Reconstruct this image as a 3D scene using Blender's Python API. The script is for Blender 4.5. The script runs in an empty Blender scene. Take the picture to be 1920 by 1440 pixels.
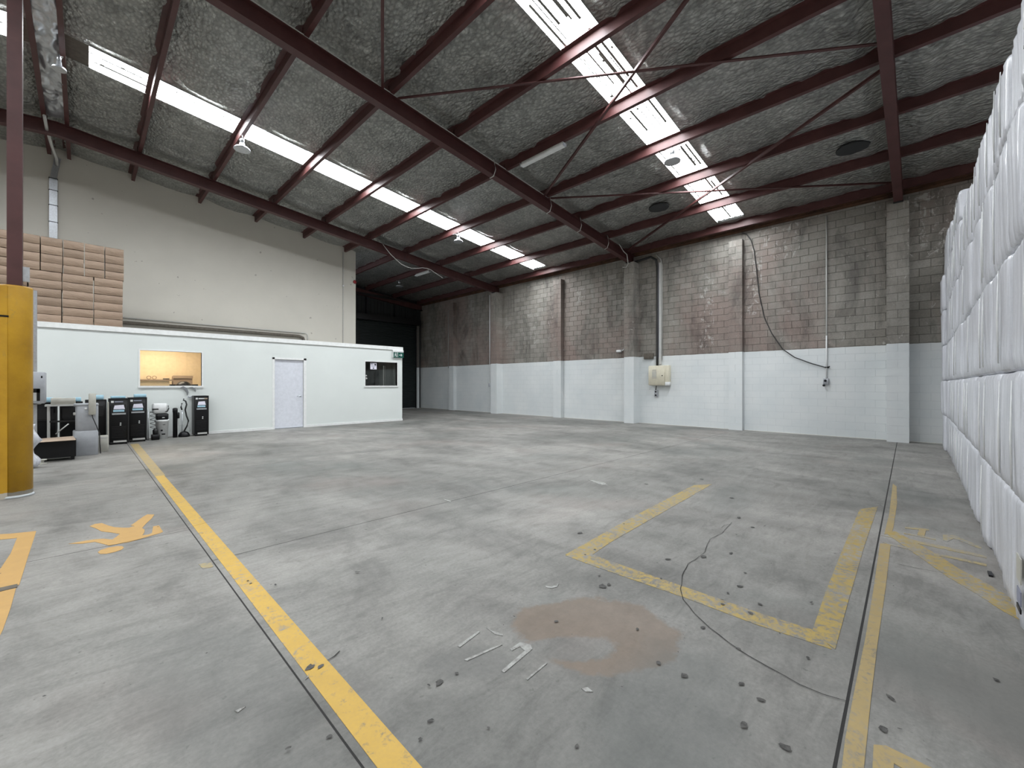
import bpy, bmesh, math, random
from mathutils import Vector, Matrix, noise
import numpy as np
random.seed(7)
SC = bpy.context.scene
COL = SC.collection
PI = math.pi

# ------------------------------------------------------------------ camera, world, exposure
FPX = 783.0                      # focal length in pixels of the 1920 px wide frame
VA = 803.0; VB = FPX * FPX / VA
NB = math.hypot(VB, FPX); NA = math.hypot(VA, FPX)
RV = Vector((VB / NB, -VA / NA, 0)); FV = Vector((FPX / NB, FPX / NA, 0)); UV = Vector((0, 0, 1))
CAM = Vector((0, 0, 1.4))
cd = bpy.data.cameras.new('camera'); cam = bpy.data.objects.new('camera', cd); COL.objects.link(cam)
cd.sensor_width = 36; cd.sensor_fit = 'HORIZONTAL'; cd.lens = FPX / 1920 * 36
cam.location = CAM; cam.rotation_euler = (PI / 2, 0, math.atan2(FV.y, FV.x) - PI / 2)
cd.shift_y = 0.0003; cd.clip_start = 0.02; cd.clip_end = 200
SC.camera = cam
SC.view_settings.view_transform = 'Standard'; SC.view_settings.look = 'None'
SC.view_settings.gamma = 1.0; SC.view_settings.use_curve_mapping = False
SC.view_settings.exposure = 0.12
SKY = 29.0                      # luminance of the daylit roof sheets
w = bpy.data.worlds.new('World'); SC.world = w; w.use_nodes = True
w.node_tree.nodes['Background'].inputs[0].default_value = (0.85, 0.92, 1.0, 1)
w.node_tree.nodes['Background'].inputs[1].default_value = 1.0
try:
    SC.cycles.use_denoising = True
    SC.cycles.max_bounces = 8; SC.cycles.diffuse_bounces = 5; SC.cycles.glossy_bounces = 4
    SC.cycles.transparent_max_bounces = 6
    SC.cycles.sample_clamp_indirect = 8.0
except Exception:
    pass

def ray(px, py): return RV * ((px - 960) / FPX) + FV - UV * ((py - 720.5) / FPX)
def at_floor(px, py, z=0.0):     # point of the floor seen at a pixel of the photograph
    r = ray(px, py); t = (z - CAM.z) / r.z; p = CAM + r * t; return (p.x, p.y)

# ------------------------------------------------------------------ materials
def lin(c):
    return tuple(((v / 255) / 12.92 if v / 255 <= .04045 else ((v / 255 + .055) / 1.055) ** 2.4) for v in c) + (1,)
class NT:
    def __init__(s, name):
        s.m = bpy.data.materials.new(name); s.m.use_nodes = True
        s.t = s.m.node_tree; s.n = s.t.nodes; s.l = s.t.links
        s.b = s.n['Principled BSDF']; s.out = s.n['Material Output']
        s.g = s.n.new('ShaderNodeNewGeometry')
    def add(s, t, **k):
        n = s.n.new('ShaderNode' + t)
        for a, v in k.items(): setattr(n, a, v)
        return n
    def link(s, a, b): s.l.new(a, b)
    def pos(s, scale=(1, 1, 1)):
        mp = s.add('Mapping'); mp.inputs['Scale'].default_value = scale
        s.link(s.g.outputs['Position'], mp.inputs[0]); return mp.outputs[0]
    def noise(s, sc, detail=4, rough=.55, scale=(1, 1, 1), dist=0):
        n = s.add('TexNoise'); n.inputs['Scale'].default_value = sc; n.inputs['Detail'].default_value = detail
        n.inputs['Roughness'].default_value = rough; n.inputs['Distortion'].default_value = dist
        s.link(s.pos(scale), n.inputs['Vector']); return n.outputs[0]
    def ramp(s, src, stops):
        r = s.add('ValToRGB'); cr = r.color_ramp
        while len(cr.elements) < len(stops): cr.elements.new(.5)
        for e, (p, c) in zip(cr.elements, stops):
            e.position = p; e.color = c if len(c) == 4 else tuple(c) + (1,)
        s.link(src, r.inputs[0]); return r.outputs[0]
    def math(s, op, a, b=None, c=None, clamp=False):
        n = s.add('Math', operation=op, use_clamp=clamp)
        for i, v in enumerate((a, b, c)):
            if v is None: continue
            if isinstance(v, (int, float)): n.inputs[i].default_value = v
            else: s.link(v, n.inputs[i])
        return n.outputs[0]
    def mix(s, f, a, b, mode='MIX'):
        n = s.add('MixRGB', blend_type=mode)
        for i, v in enumerate((f, a, b)):
            if isinstance(v, (int, float)): n.inputs[i].default_value = v
            elif isinstance(v, tuple): n.inputs[i].default_value = v
            else: s.link(v, n.inputs[i])
        return n.outputs[0]
    def bump(s, h, st, d=.01):
        n = s.add('Bump'); n.inputs['Strength'].default_value = st; n.inputs['Distance'].default_value = d
        s.link(h, n.inputs['Height']); s.link(n.outputs[0], s.b.inputs['Normal'])
    def xyz(s):
        n = s.add('SeparateXYZ'); s.link(s.g.outputs['Position'], n.inputs[0]); return n.outputs
G = lambda v: (v, v, v, 1)
def plain(name, col, rough=.5, metal=0.0, var=.08, sc=14.0, bump=.0, spec=None):
    t = NT(name)
    n = t.noise(sc, 4)
    c = t.mix(1.0, col, t.ramp(n, [(.3, G(1 - var)), (.7, G(1 + var * .4))]), 'MULTIPLY')
    t.link(c, t.b.inputs['Base Color']); t.b.inputs['Roughness'].default_value = rough
    t.b.inputs['Metallic'].default_value = metal
    if spec is not None: t.b.inputs['Specular IOR Level'].default_value = spec
    if bump: t.bump(n, bump)
    return t.m

def concrete(t):
    big = t.noise(.33, 5, .6, (1, .8, 1), .6); mid = t.noise(1.6, 6, .65, (1, .55, 1), .4); fine = t.noise(45, 5, .7)
    c = t.ramp(big, [(.30, (.150, .150, .139, 1)), (.45, (.208, .203, .189, 1)), (.60, (.278, .268, .250, 1)), (.8, (.225, .210, .194, 1))])
    c = t.mix(.85, c, t.ramp(mid, [(.28, G(.55)), (.5, G(.95)), (.72, G(1.22))]), 'MULTIPLY')
    sm = t.noise(5.5, 6, .72, (.45, 1.5, 1), .8)
    c = t.mix(.55, c, t.ramp(sm, [(.3, G(.55)), (.5, G(.98)), (.72, G(1.26))]), 'MULTIPLY')
    spk = t.noise(24, 3, .5); c = t.mix(t.ramp(spk, [(.69, G(0)), (.72, G(.45))]), c, (.09, .088, .08, 1))
    c = t.mix(.6, c, t.ramp(fine, [(.3, G(.74)), (.7, G(1.2))]), 'MULTIPLY')
    pn = t.noise(.55, 4, .5, (1, 1, 1), .3)                      # faint pinkish patches
    c = t.mix(t.ramp(pn, [(.56, G(0)), (.7, G(.35))]), c, (.235, .19, .172, 1))
    gn = t.noise(.42, 3, .5, (1.3, 1, 1), .5)
    c = t.mix(t.ramp(gn, [(.58, G(0)), (.7, G(.45))]), c, (.13, .145, .135, 1))
    return c
def floor_mat():
    t = NT('Concrete floor'); c = concrete(t)
    x, y, z = t.xyz()
    def blob(cx, cy, rx, ry, amp, lo, hi, ang=0.0, sc=2.2):
        ca, sa = math.cos(ang), math.sin(ang)
        dx = t.math('SUBTRACT', x, cx); dy = t.math('SUBTRACT', y, cy)
        u = t.math('DIVIDE', t.math('ADD', t.math('MULTIPLY', dx, ca), t.math('MULTIPLY', dy, sa)), rx)
        v = t.math('DIVIDE', t.math('SUBTRACT', t.math('MULTIPLY', dy, ca), t.math('MULTIPLY', dx, sa)), ry)
        r = t.math('SQRT', t.math('ADD', t.math('MULTIPLY', u, u), t.math('MULTIPLY', v, v)))
        nn = t.noise(sc, 5, .6)
        r = t.math('ADD', r, t.math('MULTIPLY', t.math('SUBTRACT', nn, .5), amp))
        r = t.math('ADD', r, t.math('MULTIPLY', t.math('SUBTRACT', t.noise(sc * 6, 6, .7, (1, 1, 1), .6), .5), amp * .45))
        return t.ramp(r, [(lo, G(1)), (hi, G(0))])
    # brown spill patch with a paler heart
    ring = blob(2.03, 1.33, .50, .37, .75, .88, .97, -.9, 2.2)
    core = blob(1.80, 1.33, .27, .11, 1.3, .75, .97, -.75, 3)
    f = t.math('MULTIPLY', t.math('MULTIPLY', ring, t.math('SUBTRACT', 1.0, core)), .78)
    c = t.mix(f, c, t.mix(t.noise(9, 6, .7), (.12, .09, .067, 1), (.25, .195, .15, 1)))
    d2 = blob(1.36, 1.62, .26, .14, .9, .7, 1.0, -.7, 5)
    c = t.mix(t.math('MULTIPLY', d2, .35), c, (.12, .12, .115, 1))
    for (cx, cy, rx, ry, ang, k) in [(1.05, 9.0, .65, .28, .1, .6), (9.2, 3.1, 1.4, .75, -.6, .42), (5.6, 1.7, .9, .3, .2, .38),
                                     (1.75, .75, .75, .35, .2, .42), (7.4, .1, .9, .35, .3, .4), (3.6, 8.4, 1.6, .18, -.3, .28), (10.2, 5.4, 1.3, .6, .1, .3), (.45, 2.3, .35, 1.1, .1, .32)]:
        c = t.mix(t.math('MULTIPLY', blob(cx, cy, rx, ry, .9, .55, 1.1, ang, 1.8), k), c, (.105, .112, .106, 1))
    t.link(c, t.b.inputs['Base Color'])
    t.link(t.ramp(t.noise(1.2, 4), [(.3, G(.5)), (.7, G(.68))]), t.b.inputs['Roughness'])
    t.b.inputs['Specular IOR Level'].default_value = .35
    t.bump(t.noise(60, 4), .12, .004)
    return t.m
def paint_mat(name, col, wear, pale=.25):
    t = NT(name); c = concrete(t)
    n1 = t.noise(22, 6, .72, (1, 1, 1), .5); n2 = t.noise(2.2, 3)
    s = t.math('ADD', t.math('MULTIPLY', n1, .75), t.math('MULTIPLY', n2, .25))
    f = t.ramp(s, [(max(0, wear - .06), G(0)), (min(1, wear + .07), G(1))])
    tone = t.mix(t.noise(7, 4), col, tuple(v * .78 for v in col[:3]) + (1,))
    tone = t.mix(t.math('MULTIPLY', t.noise(60, 3), pale), tone, (.16, .15, .13, 1))
    t.link(t.mix(f, c, tone), t.b.inputs['Base Color']); t.b.inputs['Roughness'].default_value = .55
    return t.m
def block_mat(name, painted_z, dx=0.0):
    t = NT(name); x, y, z = t.xyz()
    # tone per block: hash of course and position
    row = t.math('FLOOR', t.math('DIVIDE', z, .2)); odd = t.math('MODULO', row, 2.0)
    yy = t.math('FLOOR', t.math('DIVIDE', t.math('ADD', t.math('ADD', y, 40.0), t.math('MULTIPLY', odd, .2)), .4))
    cb = t.add('CombineXYZ'); t.link(row, cb.inputs[0]); t.link(yy, cb.inputs[1])
    wn = t.add('TexWhiteNoise', noise_dimensions='3D'); t.link(cb.outputs[0], wn.inputs[0])
    c = t.ramp(wn.outputs[0], [(0, (.215, .200, .176, 1)), (.45, (.240, .225, .200, 1)), (.85, (.256, .241, .215, 1)), (1, (.285, .270, .242, 1))])
    mauve = t.ramp(t.noise(.42, 5, .6, (1, 1, .6), .5), [(.45, G(0)), (.62, G(.9))])
    c = t.mix(mauve, c, (.215, .165, .145, 1))
    dark = t.ramp(t.noise(.8, 7, .72, (1, 1.5, .55), .5), [(.34, G(.42)), (.50, G(1)), (.72, G(1.28))])
    c = t.mix(.9, c, dark, 'MULTIPLY')
    c = t.mix(.7, c, t.ramp(t.noise(30, 5, .7), [(.25, G(.75)), (.7, G(1.15))]), 'MULTIPLY')
    nb_ = t.noise(3.4, 6, .75, (1, 1.5, 1), 1.6)
    for yc, hw, zl, zh in ((4.93, .22, 2.5, 5.0), (3.55, .2, 3.5, 5.2), (3.0, .6, 5.0, 6.0), (11.4, .25, 3.3, 4.6), (12.4, .35, 3.2, 4.9), (14.1, .12, 3, 5), (9.9, .3, 4.2, 5.3), (-.3, .5, 4.5, 6)):
        a_ = t.math('LESS_THAN', t.math('ABSOLUTE', t.math('SUBTRACT', y, yc)), hw)
        b2 = t.math('MULTIPLY', t.math('GREATER_THAN', z, zl), t.math('LESS_THAN', z, zh))
        nb_ = t.math('ADD', nb_, t.math('MULTIPLY', t.math('MULTIPLY', a_, b2), .075))
    eff = t.ramp(nb_, [(.625, G(0)), (.67, G(.85))])      # lime bloom
    c = t.mix(eff, c, (.42, .40, .37, 1))
    w1 = t.mix(t.ramp(t.noise(1.3, 4), [(.3, G(0)), (.7, G(1))]), (.60, .635, .645, 1), (.68, .70, .70, 1))
    edge = t.math('ADD', painted_z, t.math('MULTIPLY', t.math('SUBTRACT', t.noise(6, 3), .5), .02))
    c = t.mix(t.math('LESS_THAN', z, edge), c, w1)
    t.link(c, t.b.inputs['Base Color']); t.b.inputs['Roughness'].default_value = .8
    t.bump(t.noise(90, 4), .25, .004)
    return t.m
def mortar_mat():
    t = NT('Mortar'); x, y, z = t.xyz()
    c = t.mix(t.noise(12, 4), (.085, .078, .070, 1), (.14, .13, .118, 1))
    c = t.mix(t.math('LESS_THAN', z, 2.385), c, (.53, .56, .57, 1))
    t.link(c, t.b.inputs['Base Color']); t.b.inputs['Roughness'].default_value = .9
    return t.m
def steel_mat():
    t = NT('Red oxide steel')
    c = t.ramp(t.noise(2.5, 5, .6), [(.3, (.060, .021, .020, 1)), (.55, (.080, .029, .028, 1)), (.75, (.100, .040, .037, 1))])
    t.link(c, t.b.inputs['Base Color']); t.b.inputs['Roughness'].default_value = .48
    t.b.inputs['Specular IOR Level'].default_value = .4
    return t.m
def foil_mat():
    t = NT('Foil insulation')
    v = t.add('TexVoronoi'); v.inputs['Scale'].default_value = 12.5; t.link(t.pos((1.5, .95, 1)), v.inputs['Vector'])
    cr = t.noise(6.5, 6, .7, (1.6, 1, 1), 1.2)
    h = t.math('ADD', t.math('MULTIPLY', v.outputs['Distance'], .55), t.math('MULTIPLY', cr, .9))
    t.bump(h, 1.0, .045)
    c = t.mix(t.noise(1.1, 4), (.44, .445, .42, 1), (.60, .61, .58, 1))
    c = t.mix(t.ramp(v.outputs['Distance'], [(.30, G(0)), (.6, G(.4))]), c, (.16, .16, .15, 1))
    c = t.mix(.8, c, t.ramp(t.noise(2.6, 7, .75, (1, 1, 1), .9), [(.32, G(.5)), (.68, G(1.2))]), 'MULTIPLY')
    t.link(c, t.b.inputs['Base Color']); t.b.inputs['Metallic'].default_value = .85
    t.b.inputs['Roughness'].default_value = .33
    return t.m
def wall_paint(name, col, sc=1.2, var=.06, spots=0.0):
    t = NT(name)
    c = t.mix(1.0, col, t.ramp(t.noise(sc, 5), [(.3, G(1 - var)), (.7, G(1.03))]), 'MULTIPLY')
    if spots: c = t.mix(t.ramp(t.noise(7, 2, .4), [(.735, G(0)), (.75, G(spots))]), c, (.22, .20, .18, 1))
    t.link(c, t.b.inputs['Base Color']); t.b.inputs['Roughness'].default_value = .6
    t.bump(t.noise(8, 4), .08, .01); return t.m
def emit(name, col, st):
    t = NT(name); e = t.add('Emission'); e.inputs[0].default_value = col; e.inputs[1].default_value = st
    t.link(e.outputs[0], t.out.inputs[0]); return t.m
def glass_mat():
    t = NT('Window glass'); tr = t.add('BsdfTransparent'); gl = t.add('BsdfGlossy'); gl.inputs['Roughness'].default_value = .02
    fr = t.add('Fresnel'); fr.inputs[0].default_value = 1.5; mx = t.add('MixShader')
    tr.inputs[0].default_value = (.93, .95, .93, 1)
    t.link(fr.outputs[0], mx.inputs[0]); t.link(tr.outputs[0], mx.inputs[1]); t.link(gl.outputs[0], mx.inputs[2])
    t.link(mx.outputs[0], t.out.inputs[0]); return t.m
def wrap_mat():
    t = NT('White wrapped sheet')
    st = t.noise(5, 4, .6, (6, 6, .25)); fn = t.noise(60, 3)
    c = t.mix(t.ramp(st, [(.35, G(0)), (.65, G(1))]), (.52, .53, .57, 1), (.70, .71, .76, 1))
    t.link(t.mix(.25, c, t.ramp(fn, [(.3, G(.8)), (.7, G(1.05))]), 'MULTIPLY'), t.b.inputs['Base Color'])
    t.b.inputs['Roughness'].default_value = .38; t.b.inputs['Coat Weight'].default_value = .35
    t.b.inputs['Coat Roughness'].default_value = .15
    t.bump(t.noise(7, 4, .6, (5, 5, .35), .6), .55, .02); return t.m
def kraft_mat():
    t = NT('Kraft paper'); oi = t.add('ObjectInfo')
    c = t.ramp(oi.outputs['Random'], [(0, (.26, .185, .130, 1)), (1, (.33, .235, .168, 1))])
    c = t.mix(.6, c, t.ramp(t.noise(5, 4), [(.3, G(.85)), (.7, G(1.08))]), 'MULTIPLY')
    t.link(c, t.b.inputs['Base Color']); t.b.inputs['Roughness'].default_value = .62
    t.bump(t.noise(5, 4, .6, (1, 1, 4), .5), .5, .03); return t.m

M = dict(
    floor=floor_mat(), block=block_mat('Concrete block', 2.385), mortar=mortar_mat(), steel=steel_mat(), foil=foil_mat(),
    yellow=paint_mat('Yellow floor paint', (.62, .385, .058, 1), .40), yellow_worn=paint_mat('Worn yellow floor paint', (.44, .31, .07, 1), .485),
    yellow_pale=paint_mat('Pale yellow floor paint', (.42, .31, .13, 1), .42), yellow_faint=paint_mat('Faint yellow floor paint', (.42, .33, .15, 1), .49),
    amber=paint_mat('Amber floor paint', (.56, .33, .10, 1), .30), chalk=paint_mat('White floor scrape', (.42, .42, .40, 1), .49),
    groove=plain('Joint filler', (.022, .021, .020, 1), .9), spot=plain('Black scuff', (.075, .072, .067, 1), .7, var=.6, sc=60),
    cream=wall_paint('Cream wall paint', (.56, .535, .475, 1), .9, .05, .6), office=wall_paint('White office paint', (.70, .735, .715, 1), .8, .03),
    trim=plain('White trim', (.80, .81, .80, 1), .4), door=plain('White door', (.68, .70, .76, 1), .35), dark=plain('Shade-dark cladding and vent black', (.020, .022, .023, 1), .6),
    shutter=plain('Shade-darkened green shutter steel', (.016, .022, .022, 1), .42, .2), black=plain('Black plastic', (.005, .005, .006, 1), .35, spec=.3),  # shutter and cladding near-black, the unlit far end put into their colour
    blackm=plain('Black metal', (.010, .010, .011, 1), .4), grey=plain('Grey plastic', (.36, .375, .40, 1), .42), beige=plain('Beige plastic', (.46, .45, .40, 1), .45),
    boxbeige=plain('Cream switchboard paint', (.62, .58, .46, 1), .45), galv=plain('Galvanised steel', (.55, .57, .60, 1), .32, .75, .15, 30),
    conduit=plain('Grey conduit', (.50, .50, .48, 1), .45), cable=plain('Black cable', (.02, .02, .02, 1), .5), blue=plain('Pale blue foam', (.36, .57, .68, 1), .6),
    white=plain('White plastic', (.74, .75, .75, 1), .35), card=plain('Cardboard', (.38, .29, .22, 1), .8), red=plain('Red enamel', (.25, .02, .02, 1), .4),
    wrap=wrap_mat(), kraft=kraft_mat(), glass=glass_mat(), roofmetal=plain('Roof steel', (.3, .3, .3, 1), .5, .5), guard=None, paintcoat=plain('White wall paint', (.56, .59, .60, 1), .7),
    sky=emit('Daylit translucent roof sheet', (.93, .97, 1.0, 1), SKY), green=plain('Exit sign green', (.0, .075, .055, 1), .4), streak=plain('Roof sheet grime', (.16, .155, .14, 1), .9),
    rust=plain('Rusty timber plate', (.10, .045, .022, 1), .8, var=.6, sc=3), skirt=plain('Cream skirting', (.72, .72, .66, 1), .5),
    peach=plain('Warm wall', (.72, .60, .42, 1), .7), brown=plain('Brown lined panel', (.12, .105, .085, 1), .8, var=.3), ink2=plain('Dark grey plastic', (.20, .21, .22, 1), .5), paper=plain('Paper', (.74, .72, .82, 1), .6),
    ink=plain('Grey ink', (.26, .27, .34, 1), .7), orange=plain('Orange rack beam', (.45, .16, .08, 1), .5), foil2=None)
def guard_mat():
    t = NT('Yellow bollard paint'); x, y, z = t.xyz()
    c = t.mix(t.ramp(t.noise(2.2, 5, .6), [(.35, G(0)), (.65, G(1))]), (.40, .21, .008, 1), (.54, .30, .014, 1))
    c = t.mix(t.ramp(t.noise(5, 6, .75, (1, 1, .6), 1), [(.60, G(0)), (.72, G(.6))]), c, (.22, .17, .07, 1))
    low = t.math('LESS_THAN', z, t.math('ADD', .05, t.math('MULTIPLY', t.noise(9, 3), .05)))
    c = t.mix(t.math('MULTIPLY', low, .8), c, (.42, .42, .40, 1))
    t.link(c, t.b.inputs['Base Color']); t.b.inputs['Roughness'].default_value = .45; t.bump(t.noise(25, 4), .2, .01); return t.m
M['guard'] = guard_mat()

# ------------------------------------------------------------------ mesh helpers
class MB:
    def __init__(s): s.v = []; s.f = []; s.mi = []; s.cur = 0; s.sm = []
    def _a(s, vs, fs, smooth=False):
        o = len(s.v); s.v += [tuple(v) for v in vs]
        for f in fs: s.f.append([i + o for i in f]); s.mi.append(s.cur); s.sm.append(smooth)
        return s
    def box(s, x0, x1, y0, y1, z0, z1):
        return s._a([(x0, y0, z0), (x1, y0, z0), (x1, y1, z0), (x0, y1, z0), (x0, y0, z1), (x1, y0, z1), (x1, y1, z1), (x0, y1, z1)],
                    [(3, 2, 1, 0), (4, 5, 6, 7), (0, 1, 5, 4), (1, 2, 6, 5), (2, 3, 7, 6), (3, 0, 4, 7)])
    def rbox(s, x0, x1, y0, y1, z0, z1, r=.02, seg=3, rz=None):      # box with rounded vertical edges and chamfered top/bottom
        rz = r * .6 if rz is None else rz
        def ring(ins, z):
            out = []
            for cx, cy, a0 in ((x1 - r, y1 - r, 0), (x0 + r, y1 - r, PI / 2), (x0 + r, y0 + r, PI), (x1 - r, y0 + r, 1.5 * PI)):
                for k in range(seg + 1):
                    a = a0 + PI / 2 * k / seg; out.append((cx + (r - ins) * math.cos(a), cy + (r - ins) * math.sin(a), z))
            return out
        rs = [ring(min(rz, r * .9), z0), ring(0, z0 + rz), ring(0, z1 - rz), ring(min(rz, r * .9), z1)]
        n = len(rs[0]); vs = [p for q in rs for p in q]
        fs = [list(range(n))[::-1], [3 * n + i for i in range(n)]]
        s._a(vs, fs)
        o = len(s.v) - len(vs)
        for k in range(3):
            for i in range(n):
                j = (i + 1) % n; s.f.append([o + k * n + i, o + k * n + j, o + (k + 1) * n + j, o + (k + 1) * n + i]); s.mi.append(s.cur); s.sm.append(True)
        return s
    def poly(s, pts, z0, z1):                                        # flat outline extruded from z0 to z1
        n = len(pts)
        a = sum(pts[i][0] * pts[(i + 1) % n][1] - pts[(i + 1) % n][0] * pts[i][1] for i in range(n))
        if a < 0: pts = pts[::-1]
        vs = [(x, y, z0) for x, y in pts] + [(x, y, z1) for x, y in pts]
        return s._a(vs, [list(range(n))[::-1], [n + i for i in range(n)]] + [(i, (i + 1) % n, n + (i + 1) % n, n + i) for i in range(n)])
    def ext(s, prof, p0, p1, A, B, closed=True):                     # profile swept from p0 to p1
        p0, p1, A, B = map(Vector, (p0, p1, A, B)); n = len(prof)
        vs = [p0 + A * a + B * b for a, b in prof] + [p1 + A * a + B * b for a, b in prof]
        fs = [(i, (i + 1) % n, n + (i + 1) % n, n + i) for i in range(n)]
        fs += [list(range(n))[::-1], [n + i for i in range(n)]]
        return s._a(vs, fs)
    def tube(s, pts, r, n=8, caps=True, smooth=True):
        pts = [Vector(p) for p in pts]; rs = r if isinstance(r, (list, tuple)) else [r] * len(pts)
        rings = []; up = Vector((0, 0, 1))
        for i, p in enumerate(pts):
            d = (pts[min(i + 1, len(pts) - 1)] - pts[max(i - 1, 0)]).normalized()
            a = d.cross(up)
            if a.length < .05: a = d.cross(Vector((1, 0, 0)))
            a.normalize(); b = d.cross(a)
            rings.append([p + a * math.cos(2 * PI * k / n) * rs[i] + b * math.sin(2 * PI * k / n) * rs[i] for k in range(n)])
        o = len(s.v)
        s._a([q for g in rings for q in g], [(i * n + k, i * n + (k + 1) % n, (i + 1) * n + (k + 1) % n, (i + 1) * n + k) for i in range(len(pts) - 1) for k in range(n)], smooth)
        if caps:
            s.f.append([o + k for k in range(n)][::-1]); s.mi.append(s.cur); s.sm.append(False)
            s.f.append([o + (len(pts) - 1) * n + k for k in range(n)]); s.mi.append(s.cur); s.sm.append(False)
        return s
    def lathe(s, prof, c, n=20, smooth=True):                        # (radius, z) profile about the vertical through c
        cx, cy, cz = c; o = len(s.v)
        s._a([(cx + r * math.cos(2 * PI * k / n), cy + r * math.sin(2 * PI * k / n), cz + z) for r, z in prof for k in range(n)],
             [(i * n + k, i * n + (k + 1) % n, (i + 1) * n + (k + 1) % n, (i + 1) * n + k) for i in range(len(prof) - 1) for k in range(n)], smooth)
        for i in (0, len(prof) - 1):
            if prof[i][0] > .002:
                s.f.append([o + i * n + k for k in range(n)]); s.mi.append(s.cur); s.sm.append(False)
        return s
    def quad(s, a, b, c, d): return s._a([a, b, c, d], [(0, 1, 2, 3)])
    def mesh(s, name, mats):
        me = bpy.data.meshes.new(name); me.from_pydata([tuple(v) for v in s.v], [], s.f)
        for m in (mats if isinstance(mats, (list, tuple)) else [mats]): me.materials.append(m)
        me.polygons.foreach_set('material_index', s.mi); me.polygons.foreach_set('use_smooth', s.sm)
        bm = bmesh.new(); bm.from_mesh(me); bmesh.ops.recalc_face_normals(bm, faces=bm.faces); bm.to_mesh(me); bm.free()
        me.update(); return me
    def build(s, name, mats, parent=None, **k):
        o = bpy.data.objects.new(name, s.mesh(name, mats)); COL.objects.link(o)
        if parent is not None: o.parent = parent
        return tag(o, **k)
def tag(o, label=None, cat=None, group=None, kind=None):
    if label: o['label'] = label
    if cat: o['category'] = cat
    if group: o['group'] = group
    if kind: o['kind'] = kind
    return o
def inst(me, name, loc, parent=None, scale=None, rot=None):
    o = bpy.data.objects.new(name, me); COL.objects.link(o); o.location = loc
    if scale: o.scale = scale
    if rot: o.rotation_euler = rot
    if parent is not None: o.parent = parent
    return o
def empty(name, loc, label, cat, group=None, rot=0):
    o = bpy.data.objects.new(name, None); COL.objects.link(o); o.location = loc; o.rotation_euler = (0, 0, rot); o.empty_display_size = .1
    return tag(o, label, cat, group)
def copy_tree(o, parent=None):
    c = o.copy(); COL.objects.link(c)
    if parent is not None: c.parent = parent
    for ch in [k for k in ALLCH.get(o.name, [])]: copy_tree(ch, c)
    return c
ALLCH = {}

# ------------------------------------------------------------------ floor: slabs with recessed joints, painted marks
W = 14.09                    # inner face of the block wall
YB, YE = -9.0, 21.4          # near wall, far wall
XL = -14.9
fb = MB(); fb.box(XL - .2, W + .3, YB - .2, YE + .2, -.25, -.05)
floor = fb.build('floor', M['groove'], kind='structure')
jy = lambda x: .195 + .0137 * x            # the long joint by the wrapped stack
g = .0045
def slab(pts): MB().poly(pts, -.05, 0).build('slab', M['floor'], floor)
XA = .712
for (y0, y1) in ((YB, -4.6), (-4.6, .15), (.15, 5.03), (5.03, 9.9), (9.9, YE)):
    for (x0, x1) in ((XL, -7.5), (-7.5, XA)):
        slab([(x0 + g, y0 + g), (x1 - g, y0 + g), (x1 - g, y1 - g), (x0 + g, y1 - g)])
slab([(XA + g, YB), (7.6, YB), (7.6, jy(7.6) - .006), (XA + g, jy(XA) - .006)])
slab([(7.6 + g, YB), (W, YB), (W, jy(W) - .006), (7.6 + g, jy(7.6) - .006)])
for (y0, y1) in ((None, 4.02), (4.02, 8.2), (8.2, 12.2), (12.2, YE)):
    a = (jy(XA) + .006) if y0 is None else y0 + g; b = (jy(W) + .006) if y0 is None else y0 + g
    xs = [XA, W] if y0 is not None else [XA, W]
    slab([(xs[0] + g, a), (xs[1], b), (xs[1], y1 - g), (xs[0] + g, y1 - g)])
MB().box(XL, W, YB, YE, -.05, -.0015).build('joint_filler', M['groove'], floor)

MK = [0]
def mark(pts, m, name='line_marking', h=.0022, px=True):
    MK[0] += 1; h += .00004 * MK[0]
    p = [at_floor(*q) for q in pts] if px else pts
    return MB().poly(p, .0002, h).build(name, M[m], floor)
mark([(.755, 8.3), (.862, 8.3), (.862, -1.5), (.742, -1.5), (.752, 3.5)], 'yellow', px=False)
mark([(.755, 13.2), (.90, 13.2), (.875, 8.3), (.755, 8.3)], 'yellow_pale', px=False, h=.002)
# square worn outline in the middle of the floor
mark([(1060, 1040), (1093, 1052), (1148, 1015), (1335, 908), (1300, 910), (1200, 962)], 'yellow_worn')
mark([(1060, 1042), (1095, 1034), (1140, 1051), (1290, 1103), (1430, 1152), (1530, 1183), (1560, 1218), (1420, 1172), (1290, 1123), (1120, 1064)], 'yellow_worn')
mark([(1522, 1186), (1566, 1218), (1590, 1130), (1622, 1020), (1646, 950), (1612, 955), (1580, 1030), (1548, 1110)], 'yellow_worn')
# line just right of the long joint
mark([(1650, 1019), (1670, 1021), (1661, 1100), (1645, 1210), (1632, 1320), (1620, 1440), (1612, 1500), (1572, 1500), (1584, 1390), (1603, 1290), (1622, 1200), (1637, 1110)], 'yellow_pale')
mark([(1674, 907), (1681, 912), (1682, 945), (1675, 990), (1671, 1002), (1658, 1002), (1667, 965)], 'yellow_pale')
mark([(1660, 999), (1678, 996), (1715, 1016), (1760, 1042), (1800, 1068), (1850, 1094), (1885, 1115), (1930, 1140), (1930, 1172), (1880, 1146), (1830, 1113), (1780, 1084), (1735, 1052), (1700, 1028)], 'yellow_worn')
mark([(1652, 1004), (1700, 1010), (1830, 1038), (1850, 1044), (1850, 1047), (1760, 1028)], 'yellow_faint')
mark([(1655, 1017), (1670, 1020), (1740, 1034), (1850, 1058), (1850, 1062), (1740, 1038), (1670, 1023)], 'yellow_faint')
mark([(1697, 988), (1742, 992), (1742, 996), (1697, 991)], 'yellow_faint')           # worn letter
mark([(1724, 991), (1737, 993), (1733, 1006), (1720, 1003)], 'yellow_pale')
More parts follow.
